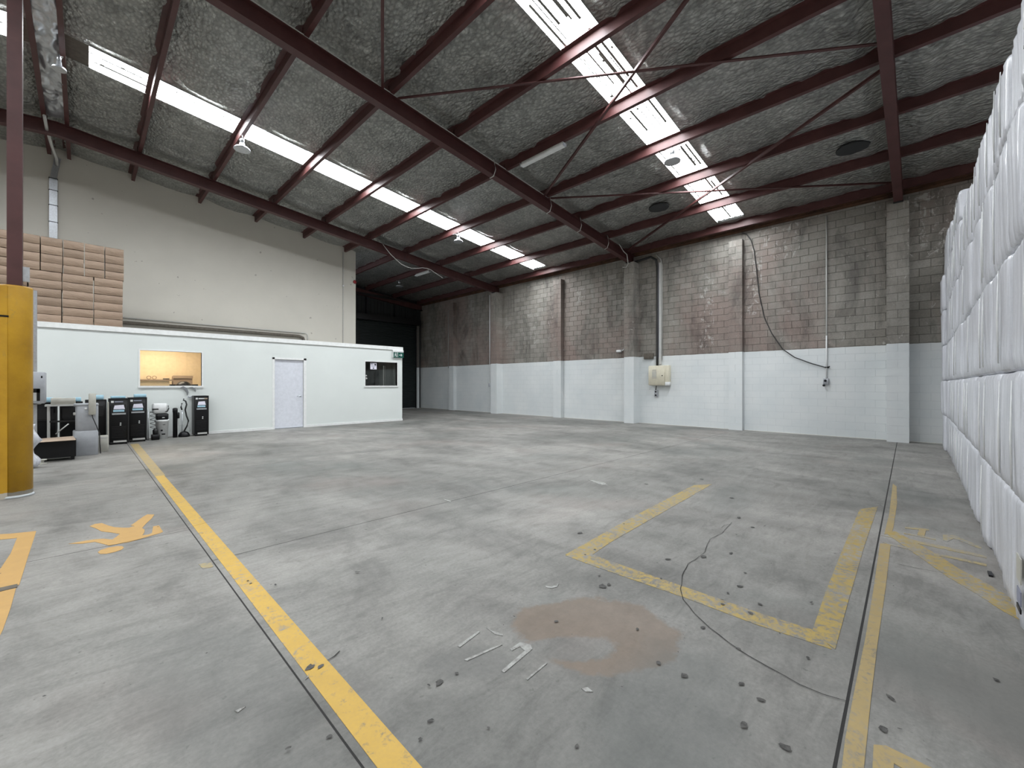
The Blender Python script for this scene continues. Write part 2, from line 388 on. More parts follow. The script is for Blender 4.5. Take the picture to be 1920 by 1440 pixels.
mark([(1695, 999), (1755, 1010), (1755, 1013), (1695, 1001)], 'yellow_faint')
mark([(1768, 1002), (1790, 1004), (1840, 1026), (1840, 1030), (1788, 1010), (1776, 1016), (1768, 1013)], 'yellow_faint')
mark([(1638, 1397), (1661, 1399), (1760, 1447), (1760, 1470), (1730, 1470), (1690, 1440), (1676, 1432), (1674, 1480), (1634, 1480)], 'yellow_pale')
# corner of an outline at the far left, and the walking figure
mark([(68, 996), (52, 1046), (36, 1097), (-30, 1109), (-30, 1075), (0, 1068), (20, 1038), (32, 1009), (-10, 1013), (-60, 1012), (-60, 1005), (20, 1001)], 'amber')
mark([(30, 1103), (20, 1140), (5, 1182), (-20, 1230), (-60, 1230), (-60, 1118), (0, 1110)], 'amber')
MB().poly([at_floor(*q) for q in [(-30, 1110), (33, 1096), (32, 1102), (-30, 1118)]], 0, .006).build('cable_cover', M['brown'], floor)
S = 1 / 9.143
def P(l): return [(110 + x * S, 950 + y * S) for x, y in l]
mark(P([(170, 640), (300, 615), (500, 580), (660, 560), (760, 553), (920, 568), (990, 520), (1050, 470), (900, 445), (730, 425), (640, 375), (530, 338), (620, 300), (740, 285),
        (860, 330), (960, 355), (1100, 365), (1200, 365), (1300, 335), (1235, 325), (1330, 260), (1440, 180), (1520, 135), (1640, 138), (1590, 210), (1500, 290), (1430, 370), (1475, 400),
        (1465, 450), (1430, 495), (1540, 480), (1600, 455), (1620, 340), (1720, 325), (1760, 390), (1790, 430), (1740, 455), (1500, 525), (1350, 570), (1200, 610), (1050, 635), (860, 668), (760, 640), (620, 605), (400, 635)]), 'amber')
mark(P([(670, 785), (720, 745), (850, 705), (1000, 680), (1090, 680), (1118, 705), (1080, 740), (960, 780), (820, 810), (710, 812)]), 'amber')
mark([(372, 1058), (396, 1055), (400, 1063), (380, 1067)], 'yellow_faint')
# pale scrapes
for q in [[(858, 1212), (897, 1184), (900, 1186), (862, 1215)], [(870, 1238), (940, 1208), (942, 1210), (876, 1240)], [(956, 1218), (975, 1205), (995, 1210), (998, 1218), (946, 1262), (940, 1259), (984, 1221), (975, 1213), (960, 1221)],
          [(986, 1274), (1024, 1243), (1026, 1245), (989, 1276)], [(912, 1178), (920, 1183), (943, 1190), (943, 1193), (928, 1190)],
          [(1103, 900), (1113, 901), (1135, 906), (1140, 911), (1122, 908)], [(1022, 1099), (1034, 1101), (1048, 1095), (1045, 1101), (1034, 1104), (1024, 1102)], [(440, 1334), (458, 1327), (461, 1326), (446, 1337)],
          [(572, 1276), (580, 1264), (578, 1271)], [(832, 936), (846, 940), (844, 941), (834, 938)], [(1090, 1292), (1102, 1290), (1112, 1298), (1098, 1298)]]:
    mark(q, 'chalk', 'scrape', .003)
def crack(pts, wid, m='groove', h=.0048):
    P3 = [Vector(at_floor(*q)).to_3d() for q in pts]; mb = MB(); out = []
    for i in range(len(P3) - 1):
        n = max(1, int((P3[i + 1] - P3[i]).length / .06))
        out += [P3[i].lerp(P3[i + 1], k / n) for k in range(n)]
    out.append(P3[-1]); L = []; R_ = []
    for i, p in enumerate(out):
        d = (out[min(i + 1, len(out) - 1)] - out[max(i - 1, 0)]).normalized(); nn = Vector((-d.y, d.x, 0))
        p = p + nn * random.uniform(-.004, .004); ww = wid * random.uniform(.5, 1.2) / 2
        L.append(p + nn * ww); R_.append(p - nn * ww)
    for i in range(len(out) - 1):
        mb.quad((R_[i].x, R_[i].y, h), (R_[i + 1].x, R_[i + 1].y, h), (L[i + 1].x, L[i + 1].y, h), (L[i].x, L[i].y, h))
    mb.build('crack', M[m], floor)
crack([(1372, 980), (1355, 1000), (1330, 1012), (1322, 1035), (1310, 1046), (1290, 1058), (1279, 1080), (1276, 1105), (1282, 1125), (1300, 1150), (1330, 1178), (1365, 1205), (1400, 1228), (1440, 1252), (1500, 1285), (1545, 1303), (1590, 1316)], .005)
crack([(1352, 990), (1358, 985), (1372, 983)], .004)
crack([(203, 1025), (307, 1001), (370, 985), (400, 978)], .004)
crack([(614, 1240), (628, 1232), (638, 1222)], .006)
crack([(1682, 1058), (1720, 1066), (1775, 1076)], .006)
# scuffs and chewing-gum marks
def px_of(x, y):
    q = Vector((x, y, 0)) - CAM; z = q.dot(FV); z = max(z, .8); return 960 + FPX * q.dot(RV) / z, 720.5 + FPX * 1.4 / z
sp = MB()
def blot(px, py, r, e=1.0):
    cx, cy = at_floor(px, py); n = 9; o = len(sp.v)
    a0 = random.uniform(0, PI); ca, sa = math.cos(a0), math.sin(a0)
    pts = []
    for k in range(n):
        a = 2 * PI * k / n; rr = r * random.uniform(.6, 1.15); u = rr * math.cos(a) * e; v = rr * math.sin(a)
        pts.append((cx + u * ca - v * sa, cy + u * sa + v * ca, .0050 + .000003 * o))
    sp._a(pts, [list(range(n))])
for q in [(824, 1280, .022), (857, 1264, .010), (580, 1253, .018), (601, 1251, .013), (1253, 1049, .018), (1318, 1044, .022), (1088, 1000, .02), (1130, 1100, .025), (1142, 1097, .016), (1115, 1031, .012), (1097, 1041, .01),
          (1212, 908, .022), (1316, 899, .02), (1372, 934, .018), (1385, 971, .022), (1411, 989, .018), (1370, 1038, .014), (1397, 1075, .012), (1365, 1113, .012), (1387, 1100, .016), (1355, 1134, .014), (1408, 1151, .016), (1425, 1134, .014),
          (1318, 1178, .012), (1284, 1268, .018), (1235, 1245, .014), (1043, 1166, .012), (1195, 1181, .012), (1473, 1403, .016), (1395, 1362, .014), (1390, 1283, .012), (1427, 1314, .012), (1081, 1401, .008), (916, 1367, .006),
          (618, 1383, .010), (1515, 1235, .010), (788, 1388, .008), (1670, 1310, .014), (1655, 1369, .016), (1868, 1276, .012), (470, 1095, .008), (465, 1090, .008), (1385, 1218, .012), (1240, 1086, .01), (1170, 983, .01)]:
    blot(q[0], q[1], q[2], random.uniform(1, 1.8))
for _ in range(260):
    bx_, by_ = random.uniform(-1, 10), random.uniform(0, 9); blot(*px_of(bx_, by_), random.uniform(.002, .008), random.uniform(1, 3))
sp.build('scuff_marks', M['spot'], floor, kind='stuff')
FINE = True

# ------------------------------------------------------------------ right-hand block wall
ZT = 6.06
wb = MB(); wb.box(W + .012, W + .25, YB, YE + .2, 0, 7.0)
wall_r = wb.build('wall_right', [M['mortar']], kind='structure')
MB().box(W + .0015, W + .012, -1.42, YE, 0, 2.392).build('paint_coat', M['paintcoat'], wall_r)
MB().box(W - .01, W + .02, YB, -1.42, 0, ZT + .2).build('plain_blockwork', M['block'], wall_r)
def block_mb(mb, x, y0, y1, z0, z1, d=.03, c=.004):              # chamfered face towards -X
    vs = [(x + d, y0, z0), (x + d, y1, z0), (x + d, y1, z1), (x + d, y0, z1),
          (x + c, y0, z0), (x + c, y1, z0), (x + c, y1, z1), (x + c, y0, z1),
          (x, y0 + c, z0 + c), (x, y1 - c, z0 + c), (x, y1 - c, z1 - c), (x, y0 + c, z1 - c)]
    fs = [(8, 9, 10, 11)] + [(i, (i + 1) % 4, 4 + (i + 1) % 4, 4 + i) for i in range(4)] + [(4 + i, 4 + (i + 1) % 4, 8 + (i + 1) % 4, 8 + i) for i in range(4)]
    mb._a(vs, fs)
bmesh_cache = {}
def block_mesh(wd, ht):
    k = (round(wd, 3), round(ht, 3))
    if k not in bmesh_cache:
        mb = MB(); block_mb(mb, 0, -wd / 2, wd / 2, -ht / 2, ht / 2); bmesh_cache[k] = mb.mesh('block', M['block'])
    return bmesh_cache[k]
PIL = [(.17, .57, .40), (3.83, 4.21, .20), (7.29, 7.67, .40), (10.70, 11.10, .20), (14.38, 14.78, .40), (17.95, 18.35, .20)]
cells = []
for r in range(31):
    z0 = r * .2; z1 = min(z0 + .2, ZT + .02); off = .2 if r % 2 else 0.0
    if z1 - z0 < .05: continue
    j = .002 if r < 12 else .007
    y = -1.6 - off
    while y < YE:
        a, b = max(y, -1.42), min(y + .4, YE)
        if b - a > .05 and not any(p0 - .02 < a and b < p1 + .02 for p0, p1, d in PIL):
            cells.append((a + j / 2, b - j / 2, z0 + j / 2, z1 - j / 2, r))
        y += .4
def key(c):
    yc = (c[0] + c[1]) / 2
    if yc < -.35: return 99
    return W * FV.x + yc * FV.y
cells.sort(key=key)
rest = MB()
for i, (a, b, z0, z1, r) in enumerate(cells):
    dd = random.uniform(-.0025, .0025) * (.25 if r < 12 else 1.0)
    if i < 300: inst(block_mesh(b - a, z1 - z0), 'block', (W + dd, (a + b) / 2, (z0 + z1) / 2), wall_r)
    else: block_mb(rest, W + dd, a, b, z0, z1)
rest.build('blockwork', M['block'], wall_r, kind='stuff')
for ip, (y0, y1, d) in enumerate(PIL):
    top = 5.79 if d > .3 else 5.80
    p = MB().box(W - d + .012, W + .02, y0 + .012, y1 - .012, 0, top).build('pilaster', M['mortar'], wall_r)
    acc = MB() if ip > 2 else None
    for r in range(29):
        z0 = r * .2; z1 = min(z0 + .2, top); j = .002 if r < 12 else .007
        cuts = [(y0, y1)] if (r % 2 == 0) else [(y0, (y0 + y1) / 2), ((y0 + y1) / 2, y1)]
        for a, b in cuts:
            mb = acc if acc is not None else MB()
            dd = random.uniform(-.002, .002)
            mb.box(W - d + dd, W + .01, a + (j / 2 if a > y0 else dd), b - (j / 2 if b < y1 else dd), z0 + j / 2, z1 - j / 2)
            if acc is None: mb.build('block', M['block'], p)
    if acc is not None: acc.build('pilaster_blockwork', M['block'], p, kind='stuff')
MB().box(W - .012, W, -1.4, YE, 0, .012).build('paint_skirting_edge', M['skirt'], wall_r)
MB().box(W - .10, W + .1, YB, YE, ZT + .01, ZT + .05).box(W - .02, W + .1, YB, YE, ZT, ZT + .35).build('wall_plate', M['rust'], wall_r)

# ------------------------------------------------------------------ roof: outer sheet, foil blanket, purlins, rafters
XR = -.45; SL = .104
zs = lambda x: 7.787 - SL * abs(x - XR)
STR = [(-3.80, -3.05), (3.65, 4.40), (11.10, 11.85)]
PX_ = [1.06, 2.66, 4.26, 5.86, 7.45, 9.03, 10.64, 12.25, 13.80]
bays = [(YB, STR[0][0]), (STR[0][1], STR[1][0]), (STR[1][1], STR[2][0]), (STR[2][1], YE + .1)]
rm = MB()
def roofquad(x0, x1, y0, y1, dz, th=.03):
    z0, z1 = zs(x0) + dz, zs(x1) + dz
    rm._a([(x0, y0, z0), (x1, y0, z1), (x1, y1, z1), (x0, y1, z0), (x0, y0, z0 + th), (x1, y0, z1 + th), (x1, y1, z1 + th), (x0, y1, z0 + th)],
          [(3, 2, 1, 0), (4, 5, 6, 7), (0, 1, 5, 4), (1, 2, 6, 5), (2, 3, 7, 6), (3, 0, 4, 7)])
XRR = W + .3; XLL = 2 * XR - XRR
for y0, y1 in bays:
    roofquad(XR, XRR, y0, y1, .06); roofquad(XLL, XR, y0, y1, .06)
for y0, y1 in STR:
    roofquad(13.5, XRR, y0, y1, .06); roofquad(XLL, 2 * XR - 13.5, y0, y1, .06); roofquad(2 * XR - .07 + .0, .07, y0, y1, .06) if False else None
    roofquad(XR, .07, y0, y1, .06); roofquad(-.84, XR, y0, y1, .06)
ceiling = rm.build('ceiling', M['roofmetal'], kind='structure')
def foil(name, xa, xb, ya, yb, step):
    nx = max(2, int((xb - xa) / step)); ny = max(2, int((yb - ya) / step))
    X = np.linspace(xa, xb, nx + 1); Y = np.linspace(ya, yb, ny + 1); V = []
    for x in X:
        ax = x if x > XR else 2 * XR - x
        u = ((ax - 1.06) / 1.597) % 1.0
        sag = -.085 * math.sin(PI * u) ** .8 + .02
        for y in Y:
            ed = min(1, (y - ya) / .25, (yb - y) / .25)
            rf = min(abs(y - q) for q in (-6.9, .36, 7.5, 14.6))
            n = noise.noise(Vector((x * 1.3, y * 2.1, 0))) * .022 + noise.noise(Vector((x * 4, y * 7, 3))) * .011 + noise.noise(Vector((x * 9, y * 14, 7))) * .004
            n += -.05 * math.exp(-((rf - .42) / .16) ** 2) * math.sin(PI * u) ** .5
            V.append((x, y, zs(x) + (sag + n) * max(.15, ed)))
    Fc = [(i * (ny + 1) + j, (i + 1) * (ny + 1) + j, (i + 1) * (ny + 1) + j + 1, i * (ny + 1) + j + 1) for i in range(nx) for j in range(ny)]
    me = bpy.data.meshes.new(name); me.from_pydata(V, [], Fc); me.materials.append(M['foil'])
    me.polygons.foreach_set('use_smooth', [True] * len(Fc)); me.update()
    o = bpy.data.objects.new(name, me); COL.objects.link(o); o.parent = ceiling
for i, (y0, y1) in enumerate(bays):
    foil('insulation_blanket', XR, W + .05, y0, y1, .085 if i else .3)
    foil('insulation_blanket', -8.0 if i else XLL, XR, y0, y1, .13 if i > 1 else .3)
    if i: foil('insulation_blanket', XLL, -8.0, y0, y1, .4)
for y0, y1 in STR:                                                  # blanket pieces past the ends of the clear strips
    foil('insulation_blanket', 13.5, W + .05, y0, y1, .12)
    MB()._a([(XR, y0, zs(XR)), (.07, y0, zs(.07)), (.07, y1, zs(.07)), (XR, y1, zs(XR))], [(0, 1, 2, 3)]).build('closed_roof_panel', M['brown'], ceiling)
    MB()._a([(XR, y0, zs(XR)), (-.84, y0, zs(-.84)), (-.84, y1, zs(-.84)), (XR, y1, zs(XR))], [(0, 1, 2, 3)]).build('closed_roof_panel', M['brown'], ceiling)
# clear corrugated sheets, one per purlin bay
def skysheet(x0, x1, y0, y1):
    n = 5; pitch = (y1 - y0) / n; prof = []
    for k in range(n):
        yb_ = y0 + k * pitch
        prof += [(yb_, 0), (yb_ + pitch * .62, 0), (yb_ + pitch * .70, .03), (yb_ + pitch * .92, .03)]
    prof.append((y1, 0)); V = []; N = len(prof)
    for x in (x0, x1):
        V += [(x, y, zs(x) + .045 + h) for y, h in prof]
    mb = MB(); mb._a(V, [(i, i + 1, N + i + 1, N + i) for i in range(N - 1)])
    o = mb.build('skylight_sheet', M['sky'], ceiling)
    # grime added as dark strips for the ribs' grey look, dead leaves, side flashings
    gm = MB()
    for k in [q * .5 for q in range(2, 2 * n)]:
        if random.random() < .72:
            y = y0 + k * pitch - pitch * random.uniform(.05, .5); a = x0 + random.uniform(0, .35) * (x1 - x0); b = x1 - random.uniform(0, .35) * (x1 - x0)
            wd = random.choice((.014, .02, .03, .045)); gm.quad((a, y, zs(a) + .03), (b, y, zs(b) + .03), (b, y + wd, zs(b) + .03), (a, y + wd, zs(a) + .03))
    for k in range(5):
        x = random.uniform(x0, x1); y = random.uniform(y0 + .03, y1 - .03); r = random.uniform(.012, .03)
        gm.quad((x - r, y - r, zs(x) + .028), (x + r * 1.5, y - r * .6, zs(x) + .028), (x + r, y + r, zs(x) + .028), (x - r * 1.2, y + r * .7, zs(x) + .028))
    gm.build('streaks', M['streak'], o, kind='stuff')
edges_r = [.07] + PX_[:-1] + [13.5]
for y0, y1 in STR:
    for a, b in zip(edges_r[:-1], edges_r[1:]):
        skysheet(a, b, y0, y1); skysheet(2 * XR - b, (2 * XR - a) if a > .1 else -.84, y0, y1)
    for sx in (0, 1):
        xa, xb = (.07, 13.5) if sx == 0 else (2 * XR - 13.5, -.84)
        for yy in (y0, y1):
            MB()._a([(xa, yy, zs(xa) - .02), (xb, yy, zs(xb) - .02), (xb, yy, zs(xb) + .09), (xa, yy, zs(xa) + .09)], [(0, 1, 2, 3)]).build('flashing', M['foil'], ceiling)
# steelwork
def purlin(x, y0, y1, s=1):
    zb = zs(x) - .20; t = .012; q = [(0, 0), (-.075, 0), (-.075, t), (-.075 + t, t), (-.075 + t, .198), (-.15, .198), (-.15, .198 - t), (-.075, .198 - t), (-.075, .012), (-.075, .012)]
    prof = [(0, 0), (0, .02), (-t * .5, .02), (-t * .5, t * .6), (-.075 + t, t * .6), (-.075 + t, .192), (-.15, .192), (-.15, .186), (-.075, .186), (-.075, 0)]
    prof = [(a * s, b) for a, b in prof]
    MB().ext(prof, (x, y0, zb), (x, y1, zb), (1, 0, -SL * s), (0, 0, 1)).build('purlin', M['steel'], ceiling)
for x in PX_:
    purlin(x, YB, 16.7 if x < 7.9 else YE); purlin(2 * XR - x, YB, 16.7, -1)
purlin(-.24, YB, 16.7); purlin(-.68, YB, 16.7, -1)
Hh = .31
def rafter(yc, xa, xb, wd=.166, extra=True):
    hw = wd / 2; t = .013
    prof = [(-hw, 0), (hw, 0), (hw, t), (.006, t), (.006, Hh - t), (hw, Hh - t), (hw, Hh), (-hw, Hh), (-hw, Hh - t), (-.006, Hh - t), (-.006, t), (-hw, t)]
    z = lambda x: zs(x) - .205 - Hh
    o = MB().ext(prof, (xa, yc, z(xa)), (xb, yc, z(xb)), (0, 1, 0), (0, 0, 1)).build('rafter', M['steel'], ceiling)
    return o
for yc in (-6.9, .36, 7.50, 14.60, 21.25):
    r1 = rafter(yc, XR, W - .02 if yc < 21 else W - .02); rafter(yc, 2 * XR - W, XR)
    cl = MB()                                             # purlin cleats and bolts
    for x in PX_:
        if yc > 21: continue
        zz = zs(x) - .2; cl.box(x - .09, x - .078, yc - .05, yc + .05, zz - .01, zz + .15)
    if yc < 21: cl.build('purlin_cleat', M['steel'], r1, kind='stuff')
    MB().box(W - .42, W - .02, yc - .09, yc + .09, zs(W - .2) - .205 - Hh - .012, zs(W - .2) - .205 - Hh + .03).build('bearing_plate', M['blackm'], r1)
def brace(a, b):
    z = lambda p: zs(p[0]) - .235
    A = (a[0], a[1], z(a)); B = (b[0], b[1], z(b)); d = (Vector(B) - Vector(A)).normalized(); s = d.cross(Vector((0, 0, 1))).normalized()
    MB().ext([(0, 0), (.05, 0), (.05, .006), (.006, .006), (.006, .05), (0, .05)], A, B, s, (0, 0, 1)).build('cross_brace', M['steel'], ceiling)
brace((4.35, 7.42), (8.55, .44)); brace((4.9, .44), (8.85, 7.42)); brace((9.05, 7.42), (13.3, .44)); brace((9.15, .44), (13.4, 7.42)); brace((.4, .8), (4.0, 7.42))
# eave members against the block wall
MB().ext([(0, 0), (.05, 0), (.05, .07), (0, .07)], (W - .12, YB, 6.12), (W - .12, YE, 6.12), (1, 0, 0), (0, 0, 1)).build('eave_batten', M['rust'], ceiling)
# crumpled foil round the ridge vent
V = []; nx, ny = 9, 200
for i in range(nx):
    for j in range(ny):
        x = -.62 + .32 * i / (nx - 1); y = 8.2 + 6.3 * j / (ny - 1)
        V.append((x, y, 7.63 + noise.noise(Vector((x * 9, y * 2.5, 2))) * .09 + noise.noise(Vector((x * 22, y * 9, 2))) * .03))
mb = MB(); mb._a(V, [(i * ny + j, (i + 1) * ny + j, (i + 1) * ny + j + 1, i * ny + j + 1) for i in range(nx - 1) for j in range(ny - 1)], True)
mb.build('ridge_foil', M['galv'], ceiling)
# round vent plates set in the blanket
for cx, cy, r in ((11.45, 5.32, .29), (11.45, 1.02, .29)):
    zc = zs(cx) - .05
    n = 28; mb = MB(); pts = [(cx + r * .75 * math.cos(2 * PI * k / n) * random.uniform(.94, 1.04), cy + r * math.sin(2 * PI * k / n) * random.uniform(.94, 1.04)) for k in range(n)]
    mb.poly(pts, 0, .03)
    for i in range(len(mb.v)): x, y, z = mb.v[i]; mb.v[i] = (x, y, zs(x) - .125 + z)
    mb.build('vent_plate', M['dark'], ceiling)

# ------------------------------------------------------------------ other walls
D = 14.35
o = MB().box(XL, 7.86, 16.7, 16.88, 0, 8.6).build('wall_left', M['cream'], kind='structure')
MB().box(XL - .2, XL, YB, YE, 0, 7.0).build('wall_far_left', M['cream'], kind='structure')
MB().box(XL, W + .2, YB - .2, YB, 0, 8.2).build('wall_near', M['cream'], kind='structure')
# far end: cladding above a roller shutter
bk = MB().box(7.0, 10.0, YE, YE + .15, 0, 7.2).box(10.0, W + .2, YE, YE + .15, 5.05, 7.2).box(13.75, W, YE, YE + .15, 0, 5.05)
wall_b = bk.build('wall_back', M['dark'], kind='structure')
cl = MB()
k = 7.9
while k < 13.9:
    cl.box(k, k + .06, YE - .03, YE, 5.1, 6.9); k += .19
cl.build('cladding_ribs', M['dark'], wall_b, kind='stuff')
for x in (8.75, 10.6, 12.3): MB().box(x, x + .1, YE - .14, YE - .03, 5.06, 6.5).build('post', M['blackm'], wall_b)
MB().box(7.9, W, YE - .16, YE - .03, 6.15, 6.3).build('girt', M['blackm'], wall_b)
MB().box(13.72, 13.86, YE - .22, YE, 0, 5.0).build('door_guide_pier', M['mortar'], wall_b)
sh = empty('door_1', (10.05, YE, 0), None, None); sh['kind'] = 'structure'
mb = MB(); z = .02; prof = []
while z < 4.85:
    prof += [(0, z), (-.02, z + .015), (-.02, z + .055), (0, z + .07)]; z += .085
n = len(prof)
mb._a([(x, YE - .06 + a, zz) for x in (7.9, 13.7) for a, zz in prof], [(i, i + 1, n + i + 1, n + i) for i in range(n - 1)])
for i in range(len(mb.v)): x, y, zz = mb.v[i]; mb.v[i] = (x - 10.05, y - YE, zz)
mb.build('shutter_curtain', M['shutter'], sh, kind='stuff')
MB().box(3.65, 3.74, -.14, 0, 0, 5.0).build('guide_rail', M['blackm'], sh)
MB().box(-2.2, 3.8, -.42, -.03, 4.85, 5.16).build('shutter_drum_box', M['blackm'], sh)
MB().box(2.2, 3.63, -.12, -.03, .0, .018).build('bottom_rail', M['galv'], sh)
# office front wall with two windows and a door
of = MB(); ZO = 2.76
X0, X1 = -.98, 8.62
wn = [(1.01, 2.30, 1.36, 2.28), (7.11, 8.40, 1.35, 2.23)]; dr = (4.13, 5.03, 2.20)
def cut(x0, x1, z0, z1): of.box(x0, x1, D, D + .10, z0, z1)
cut(X0, wn[0][0], 0, ZO); cut(wn[0][0], wn[0][1], 0, wn[0][2]); cut(wn[0][0], wn[0][1], wn[0][3], ZO); cut(wn[0][1], dr[0], 0, ZO)
cut(dr[0], dr[1], dr[2], ZO); cut(dr[1], wn[1][0], 0, ZO); cut(wn[1][0], wn[1][1], 0, wn[1][2]); cut(wn[1][0], wn[1][1], wn[1][3], ZO); cut(wn[1][1], X1, 0, ZO)
of.box(X1 - .1, X1, D + .1, 16.7, 0, ZO).box(X0, X0 + .1, D + .1, 16.7, 0, ZO)
of.build('wall_office', M['office'], kind='structure')
MB().box(X0, X1, D, 16.7, ZO, ZO + .07).build('ceiling_office', M['trim'], kind='structure')
MB().box(X0 - .02, X1 + .02, D - .03, D, ZO - .05, ZO + .075).build('trim_1', M['trim'], kind='structure')
MB().box(X0, X1 + .01, D - .006, D, ZO - .062, ZO - .05).build('trim_2', M['conduit'], kind='structure')
MB().box(X0, dr[0] - .05, D - .015, D, 0, .07).box(dr[1] + .05, X1 + .01, D - .015, D, 0, .07).build('baseboard_office', M['trim'], kind='structure')
mb = MB().box(2.985, 2.99, D - .003, D, 2.36, ZO - .06).box(2.99, 4.6, D - .003, D, 2.36, 2.365); mb.build('trim_3', M['office'], kind='structure')
# door
d2 = empty('door_2', (dr[0], D, 0), None, None); d2['kind'] = 'structure'
wd = dr[1] - dr[0]
MB().box(.02, wd - .04, .035, .075, .02, dr[2] - .03).build('door_leaf', M['door'], d2)
MB().box(-.05, .015, -.012, .1, 0, dr[2] + .04).box(wd - .03, wd + .05, -.012, .1, 0, dr[2] + .04).box(-.05, wd + .05, -.012, .1, dr[2] - .02, dr[2] + .04).build('door_frame', M['trim'], d2)
h = MB().lathe([(0, 0), (.027, 0), (.027, .012), (0, .012)], (0, 0, 0), 16)
for i in range(len(h.v)): x, y, z = h.v[i]; h.v[i] = (wd - .12 + x, .035 - z, 1.02 + y)
h.tube([(wd - .12, .02, 1.02), (wd - .12, -.02, 1.02), (wd - .24, -.025, 1.02)], .010, 8)
h.build('door_handle', M['galv'], d2)
MB().box(.0, wd, -.01, .1, 0, .012).build('threshold', M['galv'], d2)
for i, (x0, x1, z0, z1) in enumerate(wn):
    wo = empty('window_%d' % (i + 1), (x0, D, z0), None, None); wo['kind'] = 'structure'
    a, b = x1 - x0, z1 - z0
    f = MB().box(-.03, 0, -.012, .1, -.03, b + .03).box(a, a + .03, -.012, .1, -.03, b + .03).box(0, a, -.012, .1, b, b + .03)
    f.build('window_frame', M['trim'], wo)
    MB().box(-.04, a + .04, -.03, .1, -.05, 0).build('window_sill', M['trim'], wo)
    MB().box(0, a, .05, .056, 0, b).build('pane', M['glass'], wo)
# rooms behind the windows
MB().box(X0 + .1, 4.0, 16.45, 16.5, 0, ZO - .02).box(3.0, 3.06, D + .1, 16.45, 0, ZO - .02).box(-.88, -.82, D + .1, 16.45, 0, ZO - .02).build('wall_room_inner', M['peach'], kind='structure')
MB().box(6.6, 6.66, D + .1, 16.6, 0, ZO - .02).box(6.66, 8.5, 16.0, 16.1, 0, ZO - .02).build('wall_store_inner', M['black'], kind='structure')  # store walls in near-black, the unlit room put into their colour
lamp = bpy.data.lights.new('office_lamp', 'AREA'); lamp.energy = 52; lamp.color = (1, .80, .60); lamp.shape = 'RECTANGLE'; lamp.size = 1.2; lamp.size_y = .5
lo = bpy.data.objects.new('office_lamp', lamp); COL.objects.link(lo); lo.location = (1.5, 15.5, 2.66)

# ------------------------------------------------------------------ things on and by the office
mb = MB().box(0, .36, -.02, .02, 0, .02)
b_ = empty('workbench', (1.2, 15.7, 0), 'long bench with tools seen through the warmly lit office window', 'bench')
MB().box(-.25, .62, 0, .6, 1.50, 1.54).build('bench_top', M['card'], b_)
MB().box(-.2, -.14, .1, .5, 0, 1.50).build('leg', M['galv'], b_); MB().box(.5, .56, .1, .5, 0, 1.50).build('leg', M['galv'], b_)
MB().box(-.2, .55, .02, .05, 1.0, 1.50).build('bench_panel', M['peach'], b_)
for i, (dx, nm) in enumerate(((.05, 'left'), (.17, 'right'))):
    t = MB()
    t.tube([(0 + .045 * math.cos(a), 0, .05 + .045 * math.sin(a)) for a in [2 * PI * k / 12 for k in range(13)]], .012, 6)
    o = t.build('tape_roll', M['card'], None, label='%s one of two tape rolls standing on the bench behind the lit window' % nm, cat='tape roll', group='tape rolls on the bench'); o.location = (1.2 + dx + .05, 15.76, 1.545)
o = MB().rbox(0, .14, 0, .12, 0, .035, .01).build('tray', M['brown'], None, label='small dark tray lying on the bench behind the lit window', cat='tray'); o.location = (1.62, 15.76, 1.542)
c_ = empty('cardboard_box', (1.72, 15.9, 1.40), 'open cardboard box on a stand behind the lit office window', 'box')
MB().box(.14, .60, 0, .3, .0, .24).build('carton', M['card'], c_)
MB().box(.13, .61, -.02, .0, .18, .26).build('flap', M['card'], c_)
s_ = empty('stand', (1.80, 15.85, 0), 'low dark stand carrying the cardboard box behind the lit window', 'stand')
MB().box(0, .65, 0, .5, 1.34, 1.398).build('shelf', M['black'], s_); MB().box(0, .05, 0, .05, 0, 1.34).build('leg', M['blackm'], s_); MB().box(.6, .65, 0, .05, 0, 1.34).build('leg', M['blackm'], s_); MB().box(0, .05, .45, .5, 0, 1.34).build('leg', M['blackm'], s_); MB().box(.6, .65, .45, .5, 0, 1.34).build('leg', M['blackm'], s_)
dm = MB(); dm.lathe([(0, .17), (.08, .16), (.14, .12), (.19, .05), (.20, 0)], (0, 0, 0), 20)
o = dm.build('dark_bag', M['black'], None, label='rounded black bag slumped in front of the cardboard box behind the lit window', cat='bag'); o.location = (2.02, 15.25, 1.32)
o = MB().box(0, .62, 0, .36, 0, 1.32).build('cabinet', M['black'], None, label='low black cabinet under the lit office window, inside the room', cat='cabinet'); o.location = (1.72, 15.07, 0)
# notice taped inside the dark window, unreadable at this size: grey lines and a black picture
nt = empty('notice', (7.33, D + .046, 2.0), 'white paper notice with violet print taped to the dark office window', 'notice')
MB().box(0, .25, 0, .002, -.05, .19).build('sheet', M['paper'], nt)
MB().box(.165, .215, -.001, 0, .10, .155).box(.19, .23, -.0015, 0, .095, .125).build('picture', M['black'], nt); MB().box(.10, .145, -.001, 0, -.03, .01).build('logo', M['black'], nt)
MB().box(.015, .09, -.001, 0, .15, .175).box(.015, .10, -.001, 0, .115, .125).box(.03, .215, -.001, 0, .062, .08).box(.09, .15, -.001, 0, .03, .04).build('print', M['ink'], nt)
MB().box(.55, .58, 0, .04, -.65, .1).box(.62, .63, 0, .04, -.65, .1).build('blind_reflection', M['conduit'], None, label='pair of thin grey vertical strips for a blind reflection in the dark office window', cat='rail').location = (7.33 + .0, D + .12, 2.0)  # thin strips added to draw the blind reflection
